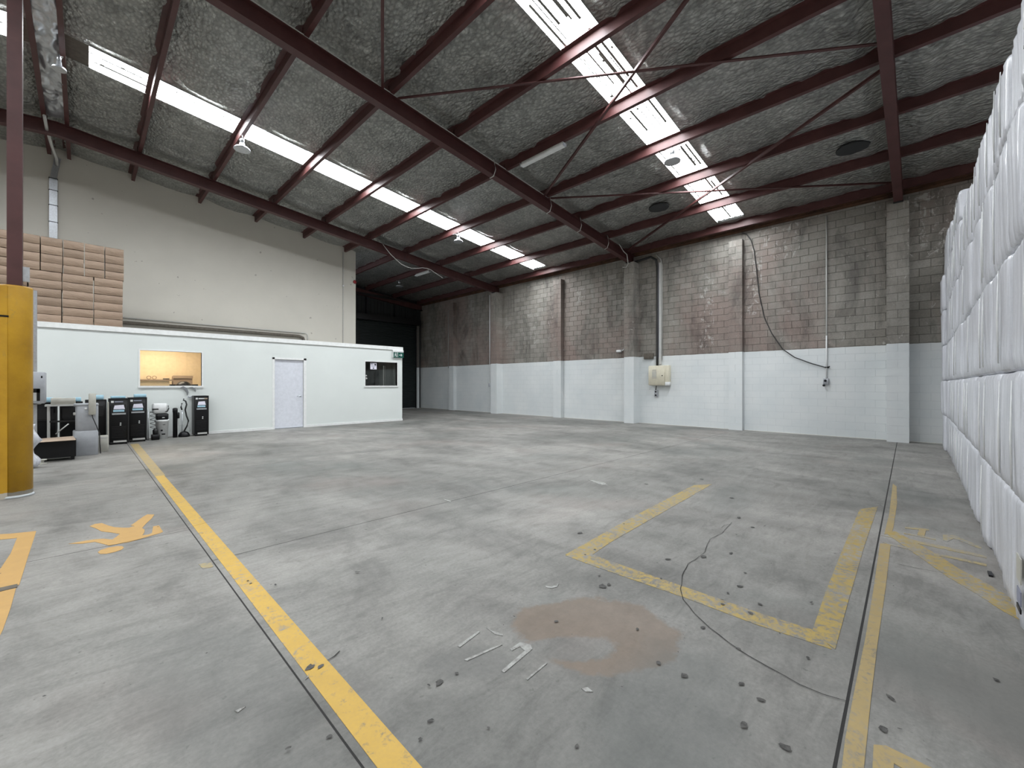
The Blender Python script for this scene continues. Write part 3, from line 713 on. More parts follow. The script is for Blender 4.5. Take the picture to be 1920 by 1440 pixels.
for i, z in enumerate((1.71, 1.61)):
    t = MB().lathe([(0, 0), (.035, .005), (.035, .02), (0, .03)], (0, 0, 0), 14)
    o = t.build('suction_hook', M['conduit'], None, label='%s round pale suction hook on the left edge of the dark office window' % ('upper', 'lower')[i], cat='hook', group='suction hooks on the window')
    o.location = (7.16 + .01 * i, D + .05, z); o.rotation_euler = (PI / 2, 0, 0)
# exit sign: running figure, door and arrow on green
ex = empty('exit_sign', (8.18, D - .075, 2.42), 'green exit sign with running figure and arrow at the corner of the white office', 'sign')
MB().rbox(0, .46, 0, .045, .20, .29, .012).box(0, .02, .0, .045, 0, .20).build('housing', M['white'], ex)
MB().box(.015, .46, .01, .035, 0, .205).build('green_panel', M['green'], ex)
fg = MB()
def strip(pts, wd, y=.004, th=.004, mb=fg):
    for (x0, z0), (x1, z1) in zip(pts[:-1], pts[1:]):
        d = math.hypot(x1 - x0, z1 - z0) or 1; nx, nz = -(z1 - z0) / d * wd / 2, (x1 - x0) / d * wd / 2
        a = [(x0 + nx, z0 + nz), (x0 - nx, z0 - nz), (x1 - nx, z1 - nz), (x1 + nx, z1 + nz)]
        mb._a([(x, y + .004, z) for x, z in a] + [(x, y + .004 + th, z) for x, z in a], [(0, 1, 2, 3), (7, 6, 5, 4)] + [(i, (i + 1) % 4, 4 + (i + 1) % 4, 4 + i) for i in range(4)])
strip([(.10, .15), (.115, .10)], .03); strip([(.115, .10), (.14, .07), (.14, .03)], .016); strip([(.115, .10), (.09, .06), (.065, .05)], .016); strip([(.105, .14), (.135, .125), (.15, .14)], .011); strip([(.10, .14), (.08, .12), (.075, .10)], .011)
fg._a([(.105 + .014 * math.cos(a), .008, .175 + .014 * math.sin(a)) for a in [2 * PI * k / 10 for k in range(10)]], [list(range(10))])
fg.build('running_figure', M['white'], ex)
fg2 = MB(); strip([(.165, .02), (.165, .18), (.21, .18), (.21, .02)], .012, mb=fg2); fg2.build('door_symbol', M['white'], ex)
fg3 = MB(); strip([(.27, .10), (.38, .10)], .022, mb=fg3); strip([(.345, .145), (.39, .10), (.345, .055)], .022, mb=fg3); fg3.build('arrow', M['white'], ex)

# paper-wrapped reams stacked on the office roof
upx = [.72 - .355 * k for k in range(9)]; lox = [.70 - .53 * k for k in range(7)]
ordn = ['first', 'second', 'third', 'fourth', 'fifth', 'sixth', 'seventh', 'eighth', 'ninth', 'tenth', 'eleventh', 'twelfth', 'thirteenth', 'fourteenth', 'fifteenth', 'sixteenth', 'seventeenth', 'eighteenth', 'nineteenth', 'twentieth', 'twenty-first', 'twenty-second', 'twenty-third', 'twenty-fourth', 'twenty-fifth', 'twenty-sixth']
def ream(wd, ht, dp, seed):
    rnd = random.Random(seed); mb = MB(); nx, nz = 7, 4; V = []
    for i in range(nx):
        for k in range(nz):
            u, v = i / (nx - 1), k / (nz - 1)
            bul = -.034 * math.sin(PI * v) * (1 - .4 * abs(2 * u - 1)) + rnd.uniform(-.004, .004)
            V.append(((u - .5) * wd, bul, v * ht + (rnd.uniform(-.006, .002) if 0 < i < nx - 1 else 0) * (1 if k else 0)))
    mb._a(V, [(i * nz + k, (i + 1) * nz + k, (i + 1) * nz + k + 1, i * nz + k + 1) for i in range(nx - 1) for k in range(nz - 1)], True)
    o = len(V)
    mb._a([(-wd / 2, 0, 0), (wd / 2, 0, 0), (wd / 2, dp, 0), (-wd / 2, dp, 0), (-wd / 2, 0, ht), (wd / 2, 0, ht), (wd / 2, dp, ht), (-wd / 2, dp, ht)],
          [(3, 2, 1, 0), (4, 5, 6, 7), (1, 2, 6, 5), (2, 3, 7, 6), (3, 0, 4, 7)])
    return mb.mesh('paper_parcel', M['kraft'])
upm = [ream(.338, .192, .5, s) for s in range(5)]; lom = [ream(.512, .192, .5, s + 9) for s in range(5)]
Z0 = ZO + .078
for r in range(6):
    for k in range(6):
        o = inst(lom[(r + k * 2) % 5], 'paper_parcel', (lox[k] - .265 + random.uniform(-.004, .004), 14.52 + random.uniform(0, .02), Z0 + r * .200), None)
        tag(o, 'wide brown paper parcel on the office, %s row up, %s from the right' % (ordn[r], ordn[k]), 'parcel', 'wide paper parcels on the office roof')
for r in range(4):
    for k in range(8):
        o = inst(upm[(r * 3 + k) % 5], 'paper_parcel', (upx[k] - .178 + random.uniform(-.003, .003), 14.53 + random.uniform(0, .03), Z0 + 1.202 + r * .200 + .002), None)
        tag(o, 'narrow brown paper parcel, %s row above the wide ones, %s from the right' % (ordn[r], ordn[k]), 'parcel', 'narrow paper parcels in the upper stack')
# pipes along the cream wall above the office, vertical conduit, cable duct, bell
YW = 16.7
t = MB().tube([(-2.5, YW - .09, 3.20), (.8, YW - .09, 3.20), (5.62, YW - .09, 3.20), (5.76, YW - .09, 3.15), (5.80, YW - .09, 3.0), (5.80, YW - .09, 2.82)], .055, 10)
t.build('large_pipe', M['brown'], None, label='thick grey-brown pipe along the cream wall just above the office', cat='pipe')
MB().tube([(-2.5, YW - .04, 3.36), (5.86, YW - .04, 3.34), (5.93, YW - .04, 3.30), (5.95, YW - .04, 3.2), (5.95, YW - .04, 2.82)], .014, 8).build('thin_pipe', M['conduit'], None, label='thin grey conduit above the thick pipe along the cream wall', cat='pipe')
v = empty('wall_conduit', (7.32, YW, 2.8), 'thin vertical conduit near the right end of the cream wall', 'conduit')
MB().tube([(0, -.02, 0), (0, -.02, 3.95)], .014, 8).build('tube', M['conduit'], v); MB().box(-.03, .03, -.05, 0, 2.55, 2.61).build('junction_box', M['white'], v)
b_ = empty('alarm_bell', (7.80, YW - .03, 5.62), 'small red alarm bell on the right edge of the cream wall', 'bell')
bm_ = MB().lathe([(0, 0), (.07, 0), (.075, .02), (.05, .05), (0, .06)], (0, 0, 0), 16); ob = bm_.build('dome', M['red'], b_); ob.rotation_euler = (PI / 2, 0, 0)
MB().tube([(-.02, 0, .06), (-.05, 0, .14), (-.12, .01, .2)], .008, 6).build('lead', M['conduit'], b_)
d_ = empty('cable_duct', (-.57, YW, 0), 'shiny steel cable duct with clamps running up the cream wall', 'duct')
MB().box(-.075, .075, -.07, -.01, 5.0, 6.95).build('duct_cover', M['galv'], d_)
MB().ext([(-.06, -.07), (.06, -.07), (.06, -.01), (-.06, -.01)], (0, 0, 6.95), (.08, 0, 7.5), (1, 0, 0), (0, 1, 0)).build('upper_duct', M['galv'], d_)
for z in (5.3, 5.75, 6.2, 6.6, 6.92): MB().box(-.085, .085, -.08, 0, z, z + .015).build('clamp', M['blackm'], d_)
MB().tube([(-.62, 14.1, 7.45), (-.60, 14.6, 7.35), (-.55, 15.4, 7.3), (-.5, 16.3, 7.35), (-.5, 16.62, 7.3)], .03, 8).build('ridge_conduit', M['conduit'], None, label='pale conduit bending from the ridge down to the cable duct', cat='conduit')

# post and yellow bollard
BX, BY = -.60, 8.10
MB().box(BX - .0625, BX + .0625, BY - .0625, BY + .0625, 0, 7.55).build('column', M['steel'], None, label='square dark red steel column rising out of the yellow bollard', cat='column')
gd = empty('bollard', (BX, BY, 0), 'tall yellow steel guard round the foot of the red column', 'bollard')
pr_ = [(.150, 0), (.150, 2.60), (.146, 2.62), (.10, 2.62)]
MB().lathe(pr_, (0, 0, 0), 32).build('sleeve', M['guard'], gd)
MB().box(-.158, -.05, -.146, -.128, 0, 2.6).build('seam_strip', M['guard'], gd)
MB().box(-.16, -.04, -.152, -.10, 2.22, 2.24).build('slot', M['black'], gd)
MB().lathe([(.150, 0), (.165, .004), (.160, .025), (.150, .03)], (0, 0, 0), 32).build('base_grout', M['mortar'], gd)
MB().box(BX + .064, BX + .12, BY - .03, BY + .03, 2.70, 2.88).build('padlock_bracket', M['galv'], None, label='small grey bracket on the red column just above the bollard', cat='bracket')

# rack with white device by the bollard
rk = empty('storage_rack', (-.66, 11.6, 0), 'grey steel storage rack mostly hidden behind the yellow bollard', 'rack')
MB().box(.0, .06, 0, .07, 0, 3.12).box(-1.4, -1.34, 0, .07, 0, 3.12).build('upright', M['galv'], rk)
MB().box(-1.4, .0, .01, .06, 1.72, 1.82).build('beam', M['orange'], rk); MB().box(-1.4, .0, 0, .7, 1.82, 1.85).build('shelf', M['card'], rk)
MB().box(-1.4, .06, .01, .06, .98, 1.03).box(-1.4, .1, 0, .7, 1.03, 1.05).build('lower_shelf', M['galv'], rk)
mc = empty('white_machine', (-.95, 11.35, 1.052), 'pale grey machine with a dark slot on the rack beside the bollard', 'machine')
MB().rbox(0, .46, 0, .45, 0, .57, .02).build('housing', M['grey'], mc); MB().box(.08, .40, -.008, 0, .20, .27).box(.08, .12, -.008, 0, .05, .2).box(.36, .40, -.008, 0, .05, .27).build('slot_frame', M['black'], mc)
MB().box(.12, .36, -.004, .0, .05, .20).build('slot_panel', M['conduit'], mc); MB().box(.41, .43, -.006, 0, .46, .50).build('button', M['black'], mc)
# cabinets
def kiosk(x, y, wd, dp, ht, label, light=True, bare=False):
    r = empty('drinks_cabinet', (x, y, 0), label, 'cabinet', 'black cabinets along the office wall')
    MB().rbox(0, wd, .01, dp, .03, ht, .012).build('body', M['black'], r)
    f = MB().box(0, .02, 0, .012, .04, ht).box(wd - .02, wd, 0, .012, .04, ht).box(0, wd, 0, .012, ht - .02, ht).box(0, wd, 0, .012, .03, .06).build('front_frame', M['blackm'], r)
    MB().box(.04, wd - .05, -.002, .012, ht - .35, ht - .14).build('recess', M['blackm'], r)
    if bare:
        MB().box(.06, wd - .06, -.03, 0, ht - .375, ht - .36).build('drip_tray', M['blackm'], r); return r
    MB().box(.04, .085, -.004, .0, ht - .10, ht - .055).build('label_square', M['white'], r)
    MB().box(.10, wd - .10, -.004, 0, ht - .09, ht - .065).build('label_text', M['white'] if light else M['ink'], r)
    if light: MB().box(wd - .10, wd - .03, -.004, 0, ht - .095, ht - .06).build('label_end', M['card'], r)
    MB()._a([(.08, -.012, ht - .25), (wd - .07, -.012, ht - .25), (wd - .09, -.004, ht - .15), (.10, -.004, ht - .16)], [(0, 1, 2, 3)]).build('display_card', M['paper'], r)
    MB().box(.075, wd - .08, -.02, -.002, ht - .31, ht - .265).build('blue_tray', M['blue'], r)
    MB().box(.055, wd - .055, -.04, 0, ht - .375, ht - .34).build('drip_tray', M['galv'], r)
    for dz in (.48, .52):
        k = MB().lathe([(0, 0), (.014, 0), (.014, .012), (0, .014)], (0, 0, 0), 10).build('knob', M['white'], r); k.location = (wd * .58, 0, ht - dz - .1); k.rotation_euler = (PI / 2, 0, 0)
    v = MB()
    for q in range(8): v.box(.05, wd - .05, -.004, .0, .16 + q * .035, .172 + q * .035)
    v.build('vent', M['blackm'], r, kind='stuff')
    MB().box(.08, wd - .04, -.012, 0, .05, .09).build('kick_plate', M['conduit'], r)
    for fx in (.03, wd - .06): MB().box(fx, fx + .03, .04, .07, 0, .03).build('foot', M['black'], r)
    return r
kiosk(2.07, 13.98, .33, .33, 1.09, 'black cabinet standing alone at the right end of the row, with orange and white label')
kiosk(.40, 13.36, .345, .42, 1.07, 'black cabinet next to the small grey box, with blue foam on top', False)
kiosk(.745, 13.62, .345, .42, 1.08, 'black cabinet left of the white bucket, pale foam on top', False)
kiosk(.02, 13.30, .345, .42, 1.05, 'black cabinet half hidden behind the big grey bin', False, True)
kiosk(-.36, 13.10, .345, .42, 1.02, 'black cabinet behind the grey table top, left of the grey bin', False, True)
kiosk(-.74, 13.0, .345, .42, 1.02, 'leftmost black cabinet, beside the rack and bollard', False, True)
def foam(x, y, z, a, b, c, label):
    MB().rbox(x, x + a, y, y + b, z, z + c, .008).build('foam_block', M['blue'], None, label=label, cat='foam', group='pale blue foam blocks on the cabinets')
foam(.86, 13.66, 1.082, .22, .25, .075, 'pale blue foam block on the cabinet left of the white bucket')
foam(.44, 13.42, 1.072, .25, .25, .05, 'flat pale blue foam block on the cabinet beside the small grey box')
foam(.08, 13.36, 1.052, .24, .25, .10, 'pale blue foam block on the cabinet behind the grey bin')
foam(-.34, 13.16, 1.022, .30, .25, .09, 'pale blue foam block behind the grey table top')
foam(-.76, 13.02, 1.022, .30, .28, .10, 'leftmost pale blue foam block, right of the white machine')
# small packing boards
o = MB().box(0, .02, 0, .4, 0, 1.0).build('board', M['beige'], None, label='narrow pale board leaning between two black cabinets', cat='board'); o.location = (.372, 12.95, 0)
# grey bin/dispenser
bn = empty('grey_bin', (-.15, 11.72, 0), 'tall rounded grey plastic bin standing in front of the cabinets', 'bin')
mb = MB().rbox(0, .355, 0, .36, 0, .49, .05, 5, .006); mb.build('lower_body', M['grey'], bn)
MB().rbox(.035, .355, 0, .36, .485, .98, .05, 5, .004).build('upper_body', M['grey'], bn)
MB().rbox(.01, .36, -.01, .37, .97, 1.02, .05, 5, .012).build('lid', M['grey'], bn)
MB().rbox(.005, .045, .02, .12, .80, .85, .01).build('catch', M['conduit'], bn); MB().rbox(.16, .20, -.02, .0, .90, .94, .012).build('knob', M['white'], bn)
hs = empty('handset', (.065, 11.62, .80), 'beige tube-shaped handset hanging on the front of the grey bin', 'handset')
MB().rbox(0, .105, 0, .085, 0, .42, .03, 4, .01).build('body', M['beige'], hs)
MB().tube([(.05, .04, 0), (.06, .03, -.06), (.11, .03, -.22), (.155, .04, -.38), (.158, .06, -.56), (.17, .12, -.78)], .008, 6).build('cord', M['cable'], hs)
gb = empty('grey_box', (.215, 12.15, 0), 'small pale grey box on the floor beside the grey bin', 'box')
MB().rbox(0, .145, 0, .16, 0, .33, .015).build('body', M['beige'], gb); MB().box(0.01, .135, -.003, .0, .28, .285).build('seam', M['ink'], gb)
# table
tb = empty('table', (-.55, 12.62, 0), 'narrow table with grey legs carrying a pale box, between rack and bin', 'table')
MB().box(0, .50, 0, .3, .95, .985).build('top', M['conduit'], tb)
for (x, y) in ((.03, .02), (.45, .02), (.03, .26), (.45, .26)): MB().box(x, x + .035, y, y + .02, 0, .95).build('leg', M['conduit'], tb)
MB().box(.05, .45, .03, .05, .62, .655).build('rail', M['blackm'], tb); MB().tube([(.15, .03, .38), (.33, .03, .58)], .012, 6).build('strut', M['conduit'], tb)
MB().rbox(-.47, -.12, 12.64, 12.88, .987, 1.12, .01).build('pale_box', M['beige'], None, label='flat pale grey box lying on the narrow table', cat='box')
# cardboard on a dark crate, roll and wrap by the bollard
cr = empty('dark_crate', (-.62, 11.25, 0), 'low black crate under the flattened cardboard', 'crate')
MB().box(0, .52, 0, .42, .06, .36).build('body', M['black'], cr)
for x in (.02, .45): MB().box(x, x + .05, .02, .07, 0, .06).box(x, x + .05, .34, .39, 0, .06).build('foot', M['black'], cr)
cb = MB(); V = [(-.66, 11.1, .372), (-.10, 11.12, .372), (-.14, 11.62, .40), (-.64, 11.68, .385)]
cb._a(V + [(x, y, z + .008) for x, y, z in V], [(3, 2, 1, 0), (4, 5, 6, 7), (0, 1, 5, 4), (1, 2, 6, 5), (2, 3, 7, 6), (3, 0, 4, 7)])
cb.build('flattened_cardboard', M['card'], None, label='flattened brown cardboard sheet lying on the black crate', cat='cardboard')
rl = empty('cable_reel', (-.52, 11.0, 0), 'small pale reel on the floor right of the bollard', 'reel')
MB().lathe([(.035, 0), (.07, 0), (.07, .015), (.035, .015), (.035, .07), (.07, .07), (.07, .085), (.03, .085)], (0, 0, 0), 18).build('spool', M['beige'], rl)
mb = MB(); n = 14; V = []
for i in range(n):
    for k in range(9):
        a = 2 * PI * k / 9; r = .055 + .035 * noise.noise(Vector((i * .7, k * 1.3, 1))) + .03 * math.sin(i * .9)
        V.append((-.60 + r * math.cos(a) + .02 * math.sin(i), 10.6 + r * math.sin(a), .02 + i * .055))
mb._a(V, [(i * 9 + k, i * 9 + (k + 1) % 9, (i + 1) * 9 + (k + 1) % 9, (i + 1) * 9 + k) for i in range(n - 1) for k in range(9)] + [tuple(range(9)), tuple(range((n - 1) * 9, n * 9))], True)
mb.build('bundled_wrap', M['wrap'], None, label='crumpled clear plastic wrap bundled upright beside the bollard', cat='plastic wrap')
# bucket with appliances
bk_ = empty('white_bucket', (1.41, 13.98, 0), 'white plastic bucket with lid against the office wall', 'bucket')
MB().lathe([(0, 0), (.115, 0), (.135, .44), (.15, .445), (.15, .475), (.14, .49), (0, .49)], (0, 0, 0), 28).build('pail', M['white'], bk_)
MB().box(.0, .05, -.137, -.127, .36, .37).box(-.04, .0, -.13, -.12, .20, .24).box(-.02, .05, -.13, -.118, .11, .14).build('print', M['black'], bk_)
ap = empty('black_appliance', (1.28, 13.86, .49), 'squat black appliance on the lid of the white bucket', 'appliance')
MB().rbox(0, .25, 0, .22, 0, .16, .03).build('body', M['black'], ap); MB().box(.12, .17, -.004, .01, .05, .065).build('badge', M['white'], ap)
w2 = empty('white_appliance', (1.21, 13.86, .652), 'white rounded appliance with a black hose, on top of the bucket pile', 'appliance')
MB().rbox(0, .30, 0, .2, 0, .26, .05, 5, .03).build('body', M['white'], w2); MB().box(.0, .12, -.006, .02, .10, .13).build('dark_band', M['black'], w2)
MB().tube([(.22, .02, .04), (.29, .0, .05), (.32, .0, .12), (.31, .0, .2)], .014, 8).build('hose', M['cable'], w2)
mo = empty('floor_motor', (1.18, 13.72, 0), 'black motor unit with coiled leads in front of the white bucket', 'motor')
MB().rbox(0, .16, 0, .14, 0, .14, .02).build('base', M['black'], mo); MB().lathe([(0, .14), (.05, .14), (.055, .24), (.03, .28), (0, .28)], (.08, .07, 0), 16).build('housing', M['blackm'], mo)
c5 = []
for k in range(60):
    a = k * .5; c5.append((.03 + .05 * math.cos(a), .05 + .04 * math.sin(a), .28 + k * .0075))
MB().tube(c5, .007, 5).build('coiled_lead', M['cable'], mo)
MB().tube([(1.13, 13.86, 0), (1.13, 13.88, .78)], .011, 8).build('steel_rod', M['galv'], None, label='thin upright steel rod between black cabinet and bucket', cat='rod')
# vacuum
va = empty('vacuum_cleaner', (1.63, 13.95, 0), 'black upright vacuum cleaner with bent hose below the office window', 'vacuum cleaner')
MB().lathe([(0, 0), (.05, 0), (.05, .66), (.055, .67), (.055, .76), (.03, .78), (0, .78)], (.05, .08, 0), 18).build('canister', M['black'], va)
MB().lathe([(0, 0), (.12, 0), (.13, .04), (.09, .12), (.03, .15), (0, .15)], (.24, .1, 0), 20).build('floor_head', M['black'], va)
MB().tube([(.19, .07, .02), (.20, .08, .7)], .010, 8).build('silver_tube', M['galv'], va)
MB().tube([(.24, .1, .15), (.30, .1, .28), (.33, .08, .42), (.29, .08, .55), (.26, .07, .72), (.29, .07, .86), (.27, .07, .95), (.22, .07, .98), (.23, .07, 1.02)], .018, 8).build('hose', M['cable'], va)
MB().tube([(.19, .06, .72), (.17, .06, .80), (.19, .06, .90)], .018, 8).build('handle', M['cable'], va)
MB().tube([(.34, .1, .05), (.37, .1, .18), (.33, .1, .30), (.24, .1, .33), (.13, .1, .3), (.11, .1, .5)], .006, 6).build('cord', M['conduit'], va)
MB().rbox(.08, .14, .03, .10, .50, .66, .02).build('cup', M['black'], va)
for i, (pts, lb) in enumerate(((([1.82, 1.30], [1.88, 1.32], [1.94, 1.28], [1.98, 1.18], [1.98, 1.10]), 'left one of two curved grey plastic strips on the wall below the lit window'),
                               (([2.02, 1.31], [2.08, 1.31], [2.14, 1.27], [2.16, 1.20]), 'right one of two curved grey plastic strips on the wall below the lit window'))):
    wds = [.006, .028, .034, .022, .006] if i == 0 else [.006, .018, .022, .006]
    q = MB(); L = []
    for (x, z), wd in zip(pts, wds): L.append((x, z, wd))
    V = []
    for k, (x, z, wd) in enumerate(L):
        a = L[min(k + 1, len(L) - 1)]; b = L[max(k - 1, 0)]; dx, dz = a[0] - b[0], a[1] - b[1]; n_ = math.hypot(dx, dz); nx_, nz_ = -dz / n_ * wd, dx / n_ * wd
        V += [(x + nx_, D - .035, z + nz_), (x - nx_, D - .035, z - nz_), (x - nx_, D - .01, z - nz_), (x + nx_, D - .01, z + nz_)]
    q._a(V, [(4 * k + j, 4 * k + (j + 1) % 4, 4 * k + 4 + (j + 1) % 4, 4 * k + 4 + j) for k in range(len(L) - 1) for j in range(4)])
    q.build('plastic_strip', M['ink2'], None, label=lb, cat='plastic strip', group='curved plastic strips on the office wall')
MB().tube([(1.99, D - .02, 1.06), (2.03, D - .03, 1.04), (2.12, D - .03, 1.08)], .012, 6).build('hook_strip', M['ink'], None, label='short dark grey hook strip on the wall beside the right-hand black cabinet', cat='hook')

# ------------------------------------------------------------------ fittings on the block wall
sb = empty('switchboard', (W - .19, 6.18, 1.36), 'cream metal switchboard cabinet mounted on the block wall', 'switchboard')
MB().rbox(0, .19, -.07, .62, 0, .69, .008).build('cabinet', M['boxbeige'], sb)
MB().rbox(-.025, -.002, .06, .64, .01, .68, .006).build('door', M['boxbeige'], sb)
MB().box(-.034, -.026, .36, .50, .53, .54).box(-.034, -.026, .34, .50, .25, .258).build('label_strip', M['ink'], sb)
MB().box(-.031, -.025, .35, .51, .28, .50).build('label_plate', M['beige'], sb)
k = MB().lathe([(0, 0), (.018, 0), (.018, .02), (0, .022)], (0, 0, 0), 12).build('lock', M['black'], sb); k.location = (-.025, .14, .34); k.rotation_euler = (0, -PI / 2, 0)
MB().rbox(-.04, .10, -.10, .04, .0, .12, .01).build('white_socket', M['white'], sb)
ct = empty('cable_riser', (W, 6.52, 2.05), 'thick black cable and grey ducts rising from the switchboard to the roof', 'cable')
MB().tube([(-.05, .06, 0), (-.05, .06, .4), (-.05, .05, 2.2), (-.05, .05, 3.45), (-.06, .10, 3.72), (-.08, .28, 3.86), (-.10, .55, 3.82), (-.2, .85, 3.76)], .04, 8).build('black_cable', M['cable'], ct)
MB().box(-.06, -.005, -.09, -.01, .05, 3.6).build('grey_duct', M['conduit'], ct)
MB().tube([(-.03, -.11, .2), (-.03, -.11, 3.5), (-.04, -.06, 3.72), (-.05, .1, 3.9)], .014, 6).build('thin_conduit', M['conduit'], ct)
MB().box(-.05, -.005, -.02, .01, .3, 3.6).build('dark_duct', M['ink'], ct)
MB().rbox(W - .09, W - .005, 6.72, 7.06, 2.30, 2.50, .008).build('junction_box', M['brown'], None, label='dark brown junction box on the block wall just above the switchboard', cat='junction box')
so = empty('power_outlet', (W, 6.62, 1.05), 'grey power outlet hanging below the switchboard', 'outlet')
MB().tube([(-.03, .03, .12), (-.03, 0, .3)], .012, 6).build('lead', M['cable'], so); MB().rbox(-.08, -.005, -.06, .06, -.08, .14, .012).build('socket', M['grey'], so)
for dz in (.09, -.03):
    k = MB().lathe([(0, 0), (.03, 0), (.03, .01), (0, .012)], (0, 0, 0), 12).build('socket_face', M['black'], so); k.location = (-.08, 0, dz); k.rotation_euler = (0, -PI / 2, 0)
ou = empty('wall_power_drop', (W, 1.80, 1.42), 'white conduit drop with double outlet on the right-hand part of the block wall', 'conduit')
MB().tube([(-.02, 0, .12), (-.02, 0, 4.55)], .016, 8).build('conduit', M['conduit'], ou); MB().tube([(-.026, 0, .15), (-.026, 0, 1.3)], .018, 8).build('white_conduit', M['white'], ou)
MB().rbox(-.07, -.005, -.05, .07, -.03, .14, .012).build('outlet_box', M['grey'], ou)
for (dy, dz) in ((.02, .08), (.05, -.05)):
    k = MB().lathe([(0, 0), (.03, 0), (.03, .03), (0, .032)], (0, 0, 0), 12).build('plug', M['black'], ou); k.location = (-.07, dy, dz); k.rotation_euler = (0, -PI / 2, 0)
MB().box(-.04, -.005, -.06, .03, .42, .46).build('cable_cleat', M['black'], ou)
cpx = [(1392, 437), (1400, 439), (1408, 450), (1414, 470), (1419, 510), (1423, 550), (1433, 595), (1447, 625), (1468, 655), (1490, 670), (1520, 681), (1548, 689), (1556, 687)]
def at_wall(px, py, X): r = ray(px, py); t_ = X / r.x; p = CAM + r * t_; return (p.x, p.y, p.z)
MB().tube([at_wall(a, b, W - .05) for a, b in cpx], .013, 8).build('loose_cable', M['cable'], None, label='loose dark cable curving down the block wall to the conduit drop', cat='cable')
li = empty('wall_lamp', (W, 7.86, 2.62), 'small white lamp at the foot of a conduit left of the central pilaster', 'lamp')
MB().tube([(-.03, 0, .1), (-.03, 0, 2.9), (-.03, -.02, 3.0), (-.1, -.05, 3.15)], .018, 8).build('conduit', M['conduit'], li)
MB().tube([(-.03, 0, .12), (-.05, .05, .05), (-.06, .12, .04)], .018, 8).build('arm', M['white'], li); MB().rbox(-.12, -.02, .10, .30, -.02, .07, .02).build('lamp_head', M['white'], li)
MB().tube([(W - .42, 14.83, 1.45), (W - .42, 14.83, 5.7)], .014, 8).build('pilaster_conduit', M['white'], None, label='white conduit down the side of the fifth pilaster from the right', cat='conduit')
MB().rbox(W - .46, W - .40, 14.80, 14.88, 1.28, 1.45, .01).build('far_outlet', M['grey'], None, label='grey outlet under the white conduit on the far lit pilaster', cat='outlet')
MB().tube([(W - .03, 18.62, 2.3), (W - .03, 18.62, 5.5)], .018, 8).build('far_conduit', M['conduit'], None, label='pale vertical conduit near the shutter end of the block wall', cat='conduit')

# ------------------------------------------------------------------ hanging under the roof
def highbay(x, y, dz, r, label, hookup=True):
    zt = zs(x) - .2
    e = empty('high_bay_lamp', (x, y, zt - dz), label, 'lamp', 'high bay lamps under the roof')
    MB().lathe([(r, 0), (r * 1.0, .02), (r * .85, .05), (r * .4, .075), (r * .3, .16), (0, .16)], (0, 0, 0), 26).build('reflector', M['galv'], e)
    MB().lathe([(0, .004), (r * .93, .004), (r * .93, .010), (0, .010)], (0, 0, 0), 26).build('diffuser', M['conduit'], e)
    MB().lathe([(r * .3, .16), (r * .3, .24), (r * .15, .27), (0, .27)], (0, 0, 0), 16).build('driver', M['galv'], e)
    MB().tube([(0, 0, .27), (.01, 0, .31), (0, 0, dz)], .010, 6).build('hook', M['galv'], e)
    MB().tube([(0, 0, .25), (.05, .05, .30), (.02, .12, dz - .03), (0, .3, dz)], .006, 5).build('flex', M['white'], e)
highbay(2.60, 11.40, .36, .17, 'high bay lamp under the left clear strip, nearest the cream wall top')
highbay(8.95, 11.30, .34, .16, 'high bay lamp on the left clear strip above the shutter end')
highbay(9.00, 3.87, .34, .17, 'high bay lamp under the right-hand clear strip')
highbay(-.32, 11.5, .30, .10, 'small high bay lamp under the ridge at top left')
highbay(10.6, 17.9, .34, .17, 'high bay lamp in the dark far corner above the shutter')
def batten(x, y0, y1, label):
    z = zs(x) - .2
    e = empty('batten_light', (x, y0, z - .10), label, 'light')
    L = y1 - y0
    MB().rbox(-.06, .06, 0, L, 0, .055, .012).build('diffuser', M['white'], e); MB().box(-.035, .035, .02, L - .02, .05, .099).build('tray', M['conduit'], e)
    MB().box(-.062, .062, -.012, 0, -.002, .07).box(-.062, .062, L, L + .012, -.002, .07).build('end_cap', M['grey'], e)
batten(7.42, 5.62, 6.90, 'white batten light under a purlin beside the main rafter')
batten(10.62, 15.40, 16.5, 'white batten light in the dark bay beyond the second rafter')
zt = lambda x: zs(x) - .205
zb_ = lambda x: zs(x) - .205 - Hh
cbl = [(x, 7.50 - .09, zt(x) + .012) for x in np.linspace(.2, 9.2, 30)]
MB().tube(cbl, .010, 6).build('rafter_cable', M['conduit'], None, label='long pale cable lying along the top flange of the main rafter', cat='cable')
def drop(x, label, yo=7.40, le=.42):
    z = zt(x)
    MB().tube([(x, yo, z + .06), (x - .03, yo - .05, z - .02), (x + .03, yo - .04, z - .2), (x - .02, yo - .02, z - le + .05), (x - .08, yo + .05, z - le + .0)], .012, 6).build('cable_drop', M['conduit'], None, label=label, cat='cable', group='cable drops off the main rafter')
for x, lb in ((6.95, 'pale cable loop over the main rafter just below the batten light'), (9.1, 'pale cable loop on the main rafter at the crossed braces'), (10.55, 'pale cable loop on the main rafter, second from the block wall'), (12.1, 'pale cable loop on the main rafter, nearest the block wall')):
    drop(x, lb)
MB().tube([(12.8, 7.36, zt(12.8)), (13.1, 7.36, zt(13.1) - .15), (13.3, 7.34, zt(13.3) - .2), (13.35, 7.34, 5.75), (13.5, 7.4, 5.68), (13.62, 7.55, 5.6), (13.65, 7.7, 5.65)], .014, 6).build('end_cable', M['conduit'], None, label='pale cable bunch where the main rafter meets the central pilaster', cat='cable')
def at_y(px, py, Y): r = ray(px, py); t_ = Y / r.y; p = CAM + r * t_; return (p.x, p.y, p.z)
